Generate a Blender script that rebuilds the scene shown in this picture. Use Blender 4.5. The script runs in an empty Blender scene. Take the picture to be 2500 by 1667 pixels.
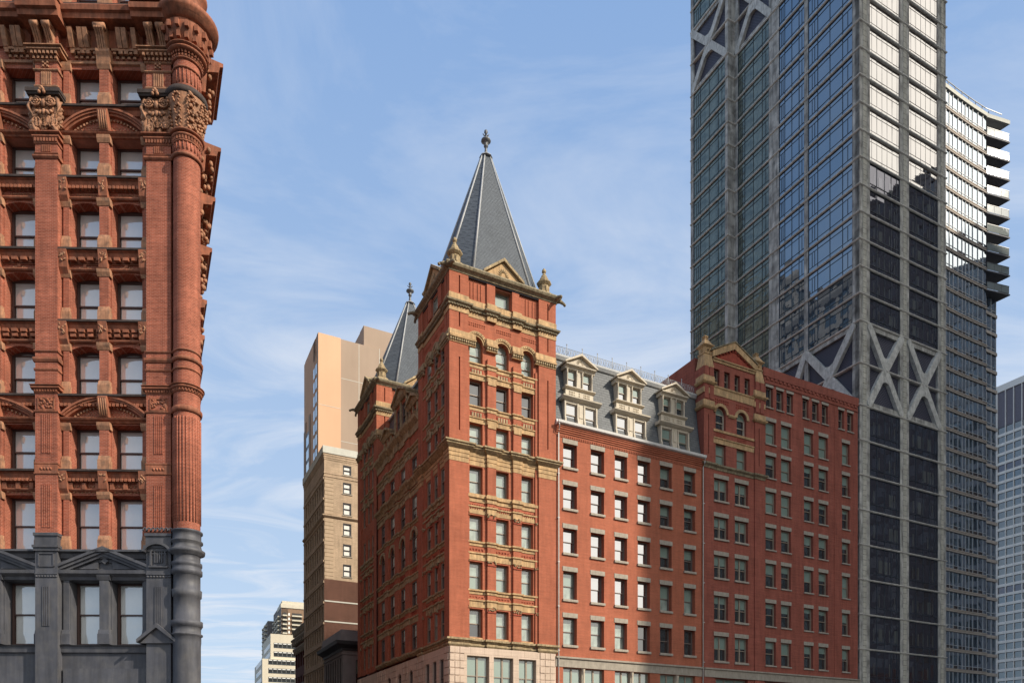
import bpy, bmesh, math, random
from mathutils import Vector, Matrix
random.seed(7)
rad = math.radians
sc = bpy.context.scene
col = sc.collection

# ---------------------------------------------------------------- camera, sky, sun, exposure
TH = rad(27.08)                                   # the street grid against the view direction
RX, RY = math.cos(TH), math.sin(TH)
C0 = (-5.27, 62.0)                                # street corner of the towered brick building

cam_d = bpy.data.cameras.new('camera')
cam_d.sensor_width = 36.0
cam_d.lens = 25.92
cam_d.shift_y = 0.4126
cam_d.clip_end = 6000
cam_o = bpy.data.objects.new('camera', cam_d)
cam_o.location = (0, 0, 1.7)
cam_o.rotation_euler = (rad(90), 0, 0)
col.objects.link(cam_o)
sc.camera = cam_o

SUN_AZ = rad(-24.5)                               # direction towards the sun, from +X towards -Y
SUN_EL = rad(34.0)
SD = Vector((math.cos(SUN_AZ) * math.cos(SUN_EL), math.sin(SUN_AZ) * math.cos(SUN_EL), math.sin(SUN_EL)))
sun_d = bpy.data.lights.new('sun', 'SUN')
sun_d.energy = 4.9
sun_d.angle = rad(0.55)
sun_d.color = (1.0, 0.9, 0.76)
sun_o = bpy.data.objects.new('sun', sun_d)
sun_o.rotation_euler = SD.to_track_quat('Z', 'Y').to_euler()
sun_o.location = (120, -80, 160)
col.objects.link(sun_o)

w = bpy.data.worlds.new('World')
sc.world = w
w.use_nodes = True
nt = w.node_tree
nt.nodes.clear()
N = nt.nodes.new
Lk = nt.links.new

def math_node(nt, op, a, b=None, clamp=False):
    n = nt.nodes.new('ShaderNodeMath'); n.operation = op; n.use_clamp = clamp
    for i, v in enumerate((a, b)):
        if v is None: continue
        if isinstance(v, (int, float)): n.inputs[i].default_value = v
        else: nt.links.new(v, n.inputs[i])
    return n.outputs[0]

out = N('ShaderNodeOutputWorld')
bg = N('ShaderNodeBackground')
bg.inputs[1].default_value = 0.10
sky = N('ShaderNodeTexSky')
sky.sky_type = 'NISHITA'
sky.sun_disc = False
sky.sun_elevation = SUN_EL
sky.sun_rotation = math.atan2(SD.x, SD.y)
sky.altitude = 50
sky.air_density = 1.15
sky.dust_density = 0.6
sky.ozone_density = 2.2
tc = N('ShaderNodeTexCoord')
sep = N('ShaderNodeSeparateXYZ'); Lk(tc.outputs['Generated'], sep.inputs[0])
zc = math_node(nt, 'MAXIMUM', sep.outputs[2], 0.06)
cx = math_node(nt, 'DIVIDE', sep.outputs[0], zc)
cy = math_node(nt, 'DIVIDE', sep.outputs[1], zc)
cmb = N('ShaderNodeCombineXYZ'); Lk(cx, cmb.inputs[0]); Lk(cy, cmb.inputs[1])
mp = N('ShaderNodeMapping'); mp.inputs['Rotation'].default_value = (0, 0, rad(-28)); mp.inputs['Scale'].default_value = (0.8, 1.25, 1)
Lk(cmb.outputs[0], mp.inputs[0])
nz = N('ShaderNodeTexNoise'); nz.inputs['Scale'].default_value = 1.5; nz.inputs['Detail'].default_value = 10
nz.inputs['Roughness'].default_value = 0.6; nz.inputs['Distortion'].default_value = 1.1
Lk(mp.outputs[0], nz.inputs[0])
rp = N('ShaderNodeMapRange'); rp.inputs[1].default_value = 0.43; rp.inputs[2].default_value = 0.70
Lk(nz.outputs[0], rp.inputs[0])
# more cirrus low in the sky
lowf = N('ShaderNodeMapRange'); lowf.inputs[1].default_value = 0.62; lowf.inputs[2].default_value = 0.15
lowf.inputs[3].default_value = 0.42; lowf.inputs[4].default_value = 0.95
Lk(sep.outputs[2], lowf.inputs[0])
cf = math_node(nt, 'MULTIPLY', rp.outputs[0], lowf.outputs[0])
# a bright veil of cloud round the sun, behind the camera
dt = N('ShaderNodeVectorMath'); dt.operation = 'DOT_PRODUCT'
Lk(tc.outputs['Generated'], dt.inputs[0]); dt.inputs[1].default_value = (math.cos(rad(-18)) * 0.887, math.sin(rad(-18)) * 0.887, 0.462)
gl = N('ShaderNodeMapRange'); gl.interpolation_type = 'SMOOTHSTEP'
gl.inputs[1].default_value = 0.84; gl.inputs[2].default_value = 0.95
Lk(dt.outputs['Value'], gl.inputs[0])
haze_c = N('ShaderNodeMixRGB'); hzc = N('ShaderNodeMixRGB'); hzc.inputs[1].default_value = (5.9, 7.5, 9.6, 1); hzc.inputs[2].default_value = (1.9, 3.9, 8.0, 1)
hzf = N('ShaderNodeMapRange'); hzf.inputs[1].default_value = 0.15; hzf.inputs[2].default_value = 0.95
Lk(sep.outputs[2], hzf.inputs[0]); Lk(hzf.outputs[0], hzc.inputs[0]); Lk(hzc.outputs[0], haze_c.inputs[2])
Lk(sky.outputs[0], haze_c.inputs[1])
hz = N('ShaderNodeMapRange'); hz.inputs[1].default_value = 0.75; hz.inputs[2].default_value = 0.1
hz.inputs[3].default_value = 0.8; hz.inputs[4].default_value = 0.85
Lk(sep.outputs[2], hz.inputs[0]); Lk(hz.outputs[0], haze_c.inputs[0])
m1 = N('ShaderNodeMixRGB'); m1.inputs[2].default_value = (8.2, 8.6, 9.3, 1)
Lk(haze_c.outputs[0], m1.inputs[1]); Lk(cf, m1.inputs[0])
m2 = N('ShaderNodeMixRGB'); m2.inputs[2].default_value = (20, 19, 17.6, 1)
Lk(gl.outputs[0], m2.inputs[0])
# unseen white overcast added behind the camera to warm and fill shaded fronts
db = N('ShaderNodeVectorMath'); db.operation = 'DOT_PRODUCT'
Lk(tc.outputs['Generated'], db.inputs[0]); db.inputs[1].default_value = (0.84, -0.44, 0.31)
bk = N('ShaderNodeMapRange'); bk.interpolation_type = 'SMOOTHSTEP'
bk.inputs[1].default_value = 0.25; bk.inputs[2].default_value = 0.8; bk.inputs[4].default_value = 0.85
Lk(db.outputs['Value'], bk.inputs[0])
m3 = N('ShaderNodeMixRGB'); m3.inputs[2].default_value = (9.6, 9.1, 8.2, 1)
Lk(m1.outputs[0], m3.inputs[1]); Lk(bk.outputs[0], m3.inputs[0]); Lk(m3.outputs[0], m2.inputs[1])
Lk(m2.outputs[0], bg.inputs[0]); Lk(bg.outputs[0], out.inputs[0])

sc.view_settings.view_transform = 'Standard'
sc.view_settings.look = 'None'
sc.view_settings.exposure = 0.0
sc.view_settings.gamma = 1.0
sc.render.engine = 'CYCLES'
sc.cycles.max_bounces = 6
sc.cycles.diffuse_bounces = 3
sc.cycles.glossy_bounces = 3
sc.cycles.transmission_bounces = 2
sc.cycles.caustics_reflective = False
sc.cycles.caustics_refractive = False

# ---------------------------------------------------------------- materials
def new_mat(name):
    m = bpy.data.materials.new(name); m.use_nodes = True
    nt = m.node_tree
    b = nt.nodes['Principled BSDF']
    return m, nt, b

def uvz(nt):
    """facade coordinates: (x + y, z) of the object, good for walls along either axis"""
    t = nt.nodes.new('ShaderNodeTexCoord'); s = nt.nodes.new('ShaderNodeSeparateXYZ')
    nt.links.new(t.outputs['Object'], s.inputs[0])
    a = math_node(nt, 'ADD', s.outputs[0], s.outputs[1])
    c = nt.nodes.new('ShaderNodeCombineXYZ'); nt.links.new(a, c.inputs[0]); nt.links.new(s.outputs[2], c.inputs[1])
    return c.outputs[0], t.outputs['Object']

def noise(nt, vec, scale, detail=4, rough=.55, sx=1, sy=1, sz=1):
    mp = nt.nodes.new('ShaderNodeMapping'); mp.inputs['Scale'].default_value = (sx, sy, sz)
    nt.links.new(vec, mp.inputs[0])
    n = nt.nodes.new('ShaderNodeTexNoise'); n.inputs['Scale'].default_value = scale
    n.inputs['Detail'].default_value = detail; n.inputs['Roughness'].default_value = rough
    nt.links.new(mp.outputs[0], n.inputs[0])
    return n.outputs[0]

def mulcol(nt, c, f, lo, hi, a=.3, b=.7):
    r = nt.nodes.new('ShaderNodeMapRange'); r.inputs[1].default_value = a; r.inputs[2].default_value = b
    r.inputs[3].default_value = lo; r.inputs[4].default_value = hi
    nt.links.new(f, r.inputs[0])
    m = nt.nodes.new('ShaderNodeMixRGB'); m.blend_type = 'MULTIPLY'; m.inputs[0].default_value = 1
    nt.links.new(c, m.inputs[1]); nt.links.new(r.outputs[0], m.inputs[2])
    return m.outputs[0]

def bumpit(nt, b, h, strength, dist=.02, chain=None):
    bp = nt.nodes.new('ShaderNodeBump'); bp.inputs['Strength'].default_value = strength
    bp.inputs['Distance'].default_value = dist
    nt.links.new(h, bp.inputs['Height'])
    if chain: nt.links.new(chain, bp.inputs['Normal'])
    nt.links.new(bp.outputs[0], b.inputs['Normal'])
    return bp.outputs[0]

def mat_brick(name, c1, c2, mortar, bw=.215, bh=.07, ms=.008, blotch=.16, streak=.14, rough=.88, bump=.35, big=.0):
    m, nt, b = new_mat(name)
    v, o3 = uvz(nt)
    br = nt.nodes.new('ShaderNodeTexBrick')
    nt.links.new(v, br.inputs[0])
    br.inputs['Color1'].default_value = (*c1, 1); br.inputs['Color2'].default_value = (*c2, 1)
    br.inputs['Mortar'].default_value = (*mortar, 1)
    br.inputs['Scale'].default_value = 1; br.inputs['Mortar Size'].default_value = ms
    br.inputs['Mortar Smooth'].default_value = .2; br.inputs['Bias'].default_value = -.1
    br.inputs['Brick Width'].default_value = bw; br.inputs['Row Height'].default_value = bh
    c = mulcol(nt, br.outputs[0], noise(nt, o3, .35, 5), 1 - blotch, 1 + blotch)
    c = mulcol(nt, c, noise(nt, o3, 3.2, 4, .6, 1, 1, .14), 1 - streak, 1 + streak * .7)
    c = mulcol(nt, c, noise(nt, o3, 14, 3), .93, 1.07)
    c = mulcol(nt, c, noise(nt, o3, 1.0, 3, .6, .5, .5, 7), 1 - streak * .8, 1 + streak * .8)
    nt.links.new(c, b.inputs['Base Color'])
    b.inputs['Roughness'].default_value = rough
    b.inputs['Specular IOR Level'].default_value = .25
    inv = math_node(nt, 'SUBTRACT', 1, br.outputs[1])
    bumpit(nt, b, inv, bump, .012)
    return m

def mat_stone(name, c, var=.15, scale=1.2, bump=.25, bscale=18, rough=.85, streak=.15, tint=None, spec=.3):
    m, nt, b = new_mat(name)
    v, o3 = uvz(nt)
    rgb = nt.nodes.new('ShaderNodeRGB'); rgb.outputs[0].default_value = (*c, 1)
    src = rgb.outputs[0]
    if tint:
        mx = nt.nodes.new('ShaderNodeMixRGB'); mx.inputs[2].default_value = (*tint, 1)
        nt.links.new(src, mx.inputs[1])
        r = nt.nodes.new('ShaderNodeMapRange'); r.inputs[1].default_value = .45; r.inputs[2].default_value = .68
        nt.links.new(noise(nt, o3, scale * 1.7, 6, .65), r.inputs[0]); nt.links.new(r.outputs[0], mx.inputs[0])
        src = mx.outputs[0]
    cc = mulcol(nt, src, noise(nt, o3, scale, 5), 1 - var, 1 + var)
    cc = mulcol(nt, cc, noise(nt, o3, scale * 4, 4, .6, 1, 1, .12), 1 - streak, 1 + streak * .6)
    nt.links.new(cc, b.inputs['Base Color'])
    b.inputs['Roughness'].default_value = rough
    b.inputs['Specular IOR Level'].default_value = spec
    bumpit(nt, b, noise(nt, o3, bscale, 4), bump, .01)
    return m

def mat_plain(name, c, rough=.6, spec=.4, metal=0, var=.08, scale=2.0):
    m, nt, b = new_mat(name)
    v, o3 = uvz(nt)
    rgb = nt.nodes.new('ShaderNodeRGB'); rgb.outputs[0].default_value = (*c, 1)
    nt.links.new(mulcol(nt, rgb.outputs[0], noise(nt, o3, scale, 4), 1 - var, 1 + var), b.inputs['Base Color'])
    b.inputs['Roughness'].default_value = rough; b.inputs['Metallic'].default_value = metal
    b.inputs['Specular IOR Level'].default_value = spec
    return m

def mat_glass(name, base, refl=.3, tint=(1, 1, 1), rough=.02, wav=.05, fine=None, edge=.5, wsc=.6, basevar=0):
    """window glass: a mirror layer over what one dimly sees inside"""
    m, nt, b = new_mat(name)
    v, o3 = uvz(nt)
    b.inputs['Base Color'].default_value = (*base, 1)
    b.inputs['Roughness'].default_value = .9
    b.inputs['Specular IOR Level'].default_value = 0
    if basevar:
        rgb = nt.nodes.new('ShaderNodeRGB'); rgb.outputs[0].default_value = (*base, 1)
        nt.links.new(mulcol(nt, rgb.outputs[0], noise(nt, o3, 1.1, 3, .6, 1, 1, .8), 1 - basevar, 1 + basevar), b.inputs['Base Color'])
    g = nt.nodes.new('ShaderNodeBsdfGlossy'); g.inputs['Color'].default_value = (*tint, 1); g.inputs['Roughness'].default_value = rough
    bp = nt.nodes.new('ShaderNodeBump'); bp.inputs['Strength'].default_value = wav; bp.inputs['Distance'].default_value = .1
    nt.links.new(noise(nt, o3, wsc, 3), bp.inputs['Height']); nt.links.new(bp.outputs[0], g.inputs['Normal'])
    lw = nt.nodes.new('ShaderNodeLayerWeight'); lw.inputs[0].default_value = .5
    pw = math_node(nt, 'POWER', lw.outputs[1], 3.0)
    fa = math_node(nt, 'MULTIPLY', pw, edge)
    fb = math_node(nt, 'ADD', fa, refl, True)
    mx = nt.nodes.new('ShaderNodeMixShader')
    nt.links.new(fb, mx.inputs[0]); nt.links.new(b.outputs[0], mx.inputs[1]); nt.links.new(g.outputs[0], mx.inputs[2])
    nt.links.new(mx.outputs[0], nt.nodes['Material Output'].inputs[0])
    return m

def mat_slate(name, c1, c2, gap, bw=.28, bh=.16):
    m = mat_brick(name, c1, c2, gap, bw, bh, .012, .10, .06, .55, .7)
    return m

M = {}
M['brick'] = mat_brick('red_brick', (.425, .118, .060), (.36, .098, .050), (.40, .19, .125), blotch=.13, streak=.13)
M['brick_carved'] = mat_stone('carved_terracotta', (.31, .066, .040), .3, 3, .9, 9, .9)
M['brick_dull'] = mat_brick('dull_red_brick', (.335, .092, .060), (.285, .077, .051), (.29, .125, .095), blotch=.12, streak=.2)
M['brick_p'] = mat_brick('orange_brick', (.37, .105, .058), (.25, .066, .036), (.42, .21, .15), bw=.22, bh=.078, ms=.009, blotch=.16, streak=.22)
M['terra'] = mat_stone('brown_terracotta', (.33, .118, .064), .28, 1.6, .5, 12, .8, .35, tint=(.23, .10, .062))
M['terra_l'] = mat_stone('pale_terracotta', (.44, .22, .125), .25, 2.4, .7, 10, .8, .3, tint=(.26, .15, .095))
M['terra_d'] = mat_stone('weathered_dark_ledge', (.06, .045, .04), .3, 3, .3, 10)
M['greypaint'] = mat_stone('dark_grey_paint', (.085, .087, .10), .16, .9, .3, 14, .55, .25, tint=(.11, .108, .112))
M['greypaint_flat'] = mat_stone('flat_grey_paint', (.085, .083, .10), .10, .5, .08, 5, .6, .1)
M['cream'] = mat_stone('cream_stone', (.53, .35, .18), .2, 1.3, .3, 16, .85, .32, tint=(.38, .26, .145))
M['cream_w'] = mat_stone('weathered_shaded_cream_stone', (.43, .33, .19), .25, 2.2, .4, 14, .85, .4, tint=(.25, .19, .12))
M['olive'] = mat_stone('weathered_gutter_stone', (.30, .25, .16), .25, 2.5, .4, 14, .8, .4, tint=(.17, .14, .09))
M['base'] = mat_brick('pale_limestone_blocks', (.62, .49, .39), (.57, .45, .35), (.42, .32, .25), bw=1.3, bh=.62, ms=.014, blotch=.10, streak=.1, bump=.5)
M['trim'] = mat_stone('painted_cream_trim', (.56, .49, .38), .08, 1.5, .1, 12, .6, .12)
M['lintel'] = mat_stone('grey_stone_lintel', (.36, .32, .26), .14, 2.2, .3, 18, .85, .15)
M['slate'] = mat_slate('grey_slate', (.112, .130, .150), (.088, .102, .120), (.030, .035, .042))
M['slate_big'] = mat_slate('mansard_slate', (.125, .135, .142), (.098, .107, .114), (.04, .044, .048), .62, .26)
M['lead'] = mat_plain('pale_lead', (.40, .41, .41), .45, .5, .0, .15, 2.5)
M['finial'] = mat_plain('weathered_metal', (.16, .165, .17), .5, .5, .3, .25, 6)
M['white'] = mat_plain('white_gutter', (.62, .61, .58), .5, .4, 0, .06)
M['sash'] = mat_plain('brown_sash', (.085, .048, .040), .5, .5)
M['sash_t'] = mat_plain('taupe_sash', (.30, .24, .18), .5, .5)
M['sash_g'] = mat_plain('grey_sash', (.17, .13, .11), .5, .5)
M['iron'] = mat_plain('black_iron', (.03, .03, .03), .5, .5)
M['g_dark'] = mat_glass('dark_window_glass', (.030, .034, .034), .14, (1, 1, 1), .03, .10)
M['g_blind'] = mat_glass('glass_over_green_blind', (.22, .30, .25), .14, (1, 1, 1), .03, .08)
M['g_curt'] = mat_glass('glass_over_curtain', (.30, .37, .32), .12, (1, 1, 1), .05, .10, basevar=.35)
M['g_bright'] = mat_glass('mirroring_window_glass', (.05, .06, .06), .42, (1, 1, 1), .02, .04)
M['g_pot'] = mat_glass('glass_over_grey_shade', (.66, .69, .67), .24, (1, 1, 1), .02, .05, basevar=.06)
# ---------------------------------------------------------------- mesh helpers
def FRONT(u, o, z): return (u, -o, z)            # wall facing the camera side (-Y of its building)
def LEFT(u, o, z): return (-o, u, z)             # wall facing the side street (-X of its building)
def LEFTY(y0):
    return lambda u, o, z: (-o, y0 + u, z)
def FRONTAT(x0, y0):
    return lambda u, o, z: (x0 + u, y0 - o, z)
def RIGHTAT(x0, y0):
    return lambda u, o, z: (x0 + o, y0 + u, z)

class MB:
    zm = None                                      # optional map of heights, see the ornate building
    def __init__(s, fr=FRONT):
        s.v = []; s.f = []; s.mi = []; s.sm = []; s.fr = fr; s.cur = 0; s.ch = []
    def poly(s, pts, smooth=False):
        i = len(s.v); s.ch.append((i, len(s.f)))
        s.v += [s.fr(*p) for p in pts]
        s.f.append(list(range(i, i + len(pts)))); s.mi.append(s.cur); s.sm.append(smooth)
    def raw(s, vs, fs, smooth=False):
        i = len(s.v); s.ch.append((i, len(s.f)))
        s.v += [s.fr(*p) for p in vs]
        for f in fs:
            s.f.append([i + k for k in f]); s.mi.append(s.cur); s.sm.append(smooth)
    def box(s, u0, u1, o0, o1, z0, z1):
        s.raw([(u0, o0, z0), (u1, o0, z0), (u1, o1, z0), (u0, o1, z0), (u0, o0, z1), (u1, o0, z1), (u1, o1, z1), (u0, o1, z1)],
              [(0, 1, 2, 3), (4, 5, 6, 7), (0, 1, 5, 4), (1, 2, 6, 5), (2, 3, 7, 6), (3, 0, 4, 7)])
    def prism_uz(s, poly, o0, o1):               # outline on the wall, extruded outwards
        n = len(poly)
        s.raw([(u, o0, z) for u, z in poly] + [(u, o1, z) for u, z in poly],
              [tuple(range(n)), tuple(range(n, 2 * n))] + [(i, (i + 1) % n, n + (i + 1) % n, n + i) for i in range(n)])
    def prism_uo(s, poly, z0, z1):               # plan outline, extruded upwards
        n = len(poly)
        s.raw([(u, o, z0) for u, o in poly] + [(u, o, z1) for u, o in poly],
              [tuple(range(n)), tuple(range(n, 2 * n))] + [(i, (i + 1) % n, n + (i + 1) % n, n + i) for i in range(n)])
    def prism_oz(s, poly, u0, u1):               # profile, extruded along the wall
        n = len(poly)
        s.raw([(u0, o, z) for o, z in poly] + [(u1, o, z) for o, z in poly],
              [tuple(range(n)), tuple(range(n, 2 * n))] + [(i, (i + 1) % n, n + (i + 1) % n, n + i) for i in range(n)])
    def frustum(s, u, o, z0, z1, a0, b0, a1, b1):
        s.raw([(u - a0, o - b0, z0), (u + a0, o - b0, z0), (u + a0, o + b0, z0), (u - a0, o + b0, z0),
               (u - a1, o - b1, z1), (u + a1, o - b1, z1), (u + a1, o + b1, z1), (u - a1, o + b1, z1)],
              [(0, 1, 2, 3), (4, 5, 6, 7), (0, 1, 5, 4), (1, 2, 6, 5), (2, 3, 7, 6), (3, 0, 4, 7)])
    def lathe(s, u, o, prof, n=16, a0=0, a1=360, smooth=True, rot=0):
        full = abs(a1 - a0) >= 359.9
        k = n if full else n + 1
        vs = []
        for r, z in prof:
            for i in range(k):
                a = rad(a0 + (a1 - a0) * i / n + rot)
                vs.append((u + r * math.cos(a), o + r * math.sin(a), z))
        fs = []
        for j in range(len(prof) - 1):
            for i in range(n):
                i2 = (i + 1) % k if full else i + 1
                fs.append((j * k + i, j * k + i2, (j + 1) * k + i2, (j + 1) * k + i))
        s.raw(vs, fs, smooth)
        if full:
            s.raw([vs[i] for i in range(k)], [tuple(range(k))]); s.raw([vs[(len(prof) - 1) * k + i] for i in range(k)], [tuple(range(k))])
    def tube(s, pts, r, n=6, smooth=True):
        P = [Vector(p) for p in pts]; vs = []; rr = r if isinstance(r, (list, tuple)) else [r] * len(P)
        up = Vector((0, 0, 1))
        for i, p in enumerate(P):
            d = (P[min(i + 1, len(P) - 1)] - P[max(i - 1, 0)]).normalized()
            a = d.cross(up)
            if a.length < .1: a = d.cross(Vector((0, 1, 0)))
            a.normalize(); b = d.cross(a).normalized()
            for k in range(n):
                t = 2 * math.pi * k / n
                vs.append(tuple(p + (a * math.cos(t) + b * math.sin(t)) * rr[i]))
        fs = [(j * n + k, j * n + (k + 1) % n, (j + 1) * n + (k + 1) % n, (j + 1) * n + k) for j in range(len(P) - 1) for k in range(n)]
        fs += [tuple(range(n)), tuple((len(P) - 1) * n + k for k in range(n))]
        s.raw(vs, fs, smooth)
    def blob(s, u, o, z, ru, ro, rz, n=6, tilt=0):
        vs = [(0, 0, -1)] ; m = 4
        for j in range(1, m):
            ph = math.pi * j / m - math.pi / 2
            for i in range(n):
                a = 2 * math.pi * i / n
                vs.append((math.cos(ph) * math.cos(a), math.cos(ph) * math.sin(a), math.sin(ph)))
        vs.append((0, 0, 1)); c, q = math.cos(tilt), math.sin(tilt)
        V = []
        for x, y, zz in vs:
            x, zz = x * ru, zz * rz
            V.append((u + x * c - zz * q, o + y * ro, z + x * q + zz * c))
        fs = [(0, 1 + i, 1 + (i + 1) % n) for i in range(n)]
        for j in range(m - 2):
            fs += [(1 + j * n + i, 1 + j * n + (i + 1) % n, 1 + (j + 1) * n + (i + 1) % n, 1 + (j + 1) * n + i) for i in range(n)]
        L = len(vs) - 1
        fs += [(L, 1 + (m - 2) * n + i, 1 + (m - 2) * n + (i + 1) % n) for i in range(n)]
        s.raw(V, fs, True)
    def sweep(s, path, prof, closed=False):
        """mitred moulding: path of (u, o) seen with the outside on the right-hand side of travel in (u, -o); prof of (out, z)"""
        P = [Vector((a, -b)) for a, b in path]; n = len(P); nor = []
        for i in range(n - (0 if closed else 1)):
            d = (P[(i + 1) % n] - P[i]).normalized(); nor.append(Vector((d.y, -d.x)))
        mit = []
        for i in range(n):
            if closed: a, b = nor[i - 1], nor[i]
            else: a, b = nor[max(i - 1, 0)], nor[min(i, n - 2)]
            mm = a + b
            if mm.length < 1e-4: mit.append(a)
            else: mit.append(mm / max(mm.dot(a), .25))
        k = len(prof); vs = []
        for i in range(n):
            for o, z in prof:
                q = P[i] + mit[i] * o; vs.append((q.x, -q.y, z))
        fs = []
        for i in range(n if closed else n - 1):
            j = (i + 1) % n
            for a in range(k):
                b = (a + 1) % k
                fs.append((i * k + a, i * k + b, j * k + b, j * k + a))
        if not closed: fs += [tuple(range(k)), tuple((n - 1) * k + a for a in range(k))]
        s.raw(vs, fs)
    def arch_band(s, uc, zc, r0, r1, o0, o1, a0=0, a1=180, n=16, ez=1.0):
        pi_, po = [], []
        for i in range(n + 1):
            a = rad(a0 + (a1 - a0) * i / n)
            pi_.append((uc + r0 * math.cos(a), zc + r0 * ez * math.sin(a))); po.append((uc + r1 * math.cos(a), zc + r1 * ez * math.sin(a)))
        for i in range(n):
            s.prism_uz([pi_[i], pi_[i + 1], po[i + 1], po[i]], o0, o1)
    def wall(s, u0, u1, z0, z1, ops=(), o=0, d=.4, back=True):
        """wall face with real openings; ops = (ua, ub, za, zb, rise) where rise is the height of an arched head"""
        us = sorted({u0, u1, *[max(u0, x[0]) for x in ops], *[min(u1, x[1]) for x in ops]})
        zs = sorted({z0, z1, *[x[2] for x in ops], *[x[3] for x in ops]})
        zs = [z for z in zs if z0 <= z <= z1]
        for i in range(len(us) - 1):
            run = None
            for j in range(len(zs) - 1):
                cu, cz = (us[i] + us[i + 1]) / 2, (zs[j] + zs[j + 1]) / 2
                hole = any(a < cu < b and c < cz < e for a, b, c, e, *_ in ops)
                if hole:
                    if run is not None: s.poly([(us[i], o, run), (us[i + 1], o, run), (us[i + 1], o, zs[j]), (us[i], o, zs[j])]); run = None
                elif run is None: run = zs[j]
            if run is not None: s.poly([(us[i], o, run), (us[i + 1], o, run), (us[i + 1], o, zs[-1]), (us[i], o, zs[-1])])
        for a, b, c, e, *rise in ops:
            rs = rise[0] if rise else 0
            sp = e - rs
            s.poly([(a, o, c), (a, o - d, c), (a, o - d, sp), (a, o, sp)]); s.poly([(b, o, c), (b, o - d, c), (b, o - d, sp), (b, o, sp)])
            s.poly([(a, o, c), (b, o, c), (b, o - d, c), (a, o - d, c)])
            if rs:
                n = 12; uc, hw = (a + b) / 2, (b - a) / 2
                if rs > hw * .9: pts = [(uc - hw * math.cos(math.pi * t / n), sp + rs * math.sin(math.pi * t / n)) for t in range(n + 1)]
                else:
                    R = (hw * hw + rs * rs) / (2 * rs); A = math.asin(hw / R)
                    pts = [(uc + R * math.sin(-A + 2 * A * t / n), sp + rs - R + R * math.cos(-A + 2 * A * t / n)) for t in range(n + 1)]
                for t in range(n):
                    p, q = pts[t], pts[t + 1]
                    s.poly([(p[0], o, p[1]), (q[0], o, q[1]), (q[0], o, e + .0), (p[0], o, e + .0)])
                    s.poly([(p[0], o, p[1]), (q[0], o, q[1]), (q[0], o - d, q[1]), (p[0], o - d, p[1])])
            else:
                s.poly([(a, o, e), (b, o, e), (b, o - d, e), (a, o - d, e)])
    def mesh(s, name, mats):
        me = bpy.data.meshes.new(name)
        me.from_pydata([(x, y, MB.zm(z)) for x, y, z in s.v] if MB.zm else s.v, [], s.f)
        for m in (mats if isinstance(mats, (list, tuple)) else [mats]): me.materials.append(m)
        me.polygons.foreach_set('material_index', s.mi)
        bm = bmesh.new(); bm.from_mesh(me)
        bmesh.ops.recalc_face_normals(bm, faces=bm.faces); bm.to_mesh(me); bm.free()
        me.polygons.foreach_set('use_smooth', s.sm)
        me.update()
        return me

def link(name, me, parent=None, loc=(0, 0, 0), rz=0):
    o = bpy.data.objects.new(name, me); col.objects.link(o)
    o.location = loc; o.rotation_euler = (0, 0, rz)
    if parent: o.parent = parent
    return o
def pieces(mb, gap):
    """split a mesh builder into its spatially separate pieces"""
    ch = mb.ch + [(len(mb.v), len(mb.f))]; n = len(mb.ch)
    bb = []
    for i in range(n):
        V = mb.v[ch[i][0]:ch[i + 1][0]]
        bb.append([f(v[k] for v in V) for k in range(3) for f in (min, max)])
    par = list(range(n))
    def root(i):
        while par[i] != i: par[i] = par[par[i]]; i = par[i]
        return i
    for i in range(n):
        a = bb[i]
        for j in range(i):
            b = bb[j]
            if a[0] - gap <= b[1] and b[0] - gap <= a[1] and a[2] - gap <= b[3] and b[2] - gap <= a[3] and a[4] - gap <= b[5] and b[4] - gap <= a[5]: par[root(i)] = root(j)
    groups = {}
    for i in range(n): groups.setdefault(root(i), []).append(i)
    out = []
    for g in groups.values():
        m = MB(mb.fr)
        for i in g:
            a, b = ch[i], ch[i + 1]; k = len(m.v) - a[0]
            m.v += mb.v[a[0]:b[0]]; m.f += [[x + k for x in f] for f in mb.f[a[1]:b[1]]]; m.mi += mb.mi[a[1]:b[1]]; m.sm += mb.sm[a[1]:b[1]]
        out.append(m)
    return out
WHOLE = {'wall', 'inner_wall', 'window', 'painted_wall', 'iron_cresting', 'mullions', 'roof_railing', 'balustrade_rail', 'capital', 'hip_flashing'}
def part(name, mb, mat, parent, label=None):
    if name not in WHOLE and 1 < len(mb.ch) < 700:
        gap = .14 if name in ('carving', 'terracotta_panel', 'frieze', 'arch_ornament', 'side_carving', 'carved_panel', 'quoins') else .03
        ps = pieces(mb, gap)
        if 1 < len(ps) <= 40:
            os_ = [link(name, q.mesh(name, mat), parent) for q in ps]
            if label: os_[0]['label'] = label
            return os_[0]
    o = link(name, mb.mesh(name, mat), parent)
    if label: o['label'] = label
    return o
def thing(name, label, cat, loc=(0, 0, 0), rz=0, group=None):
    o = link(name, None, None, loc, rz); o.empty_display_size = 1
    o['label'] = label; o['category'] = cat
    if group: o['group'] = group
    return o

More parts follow.
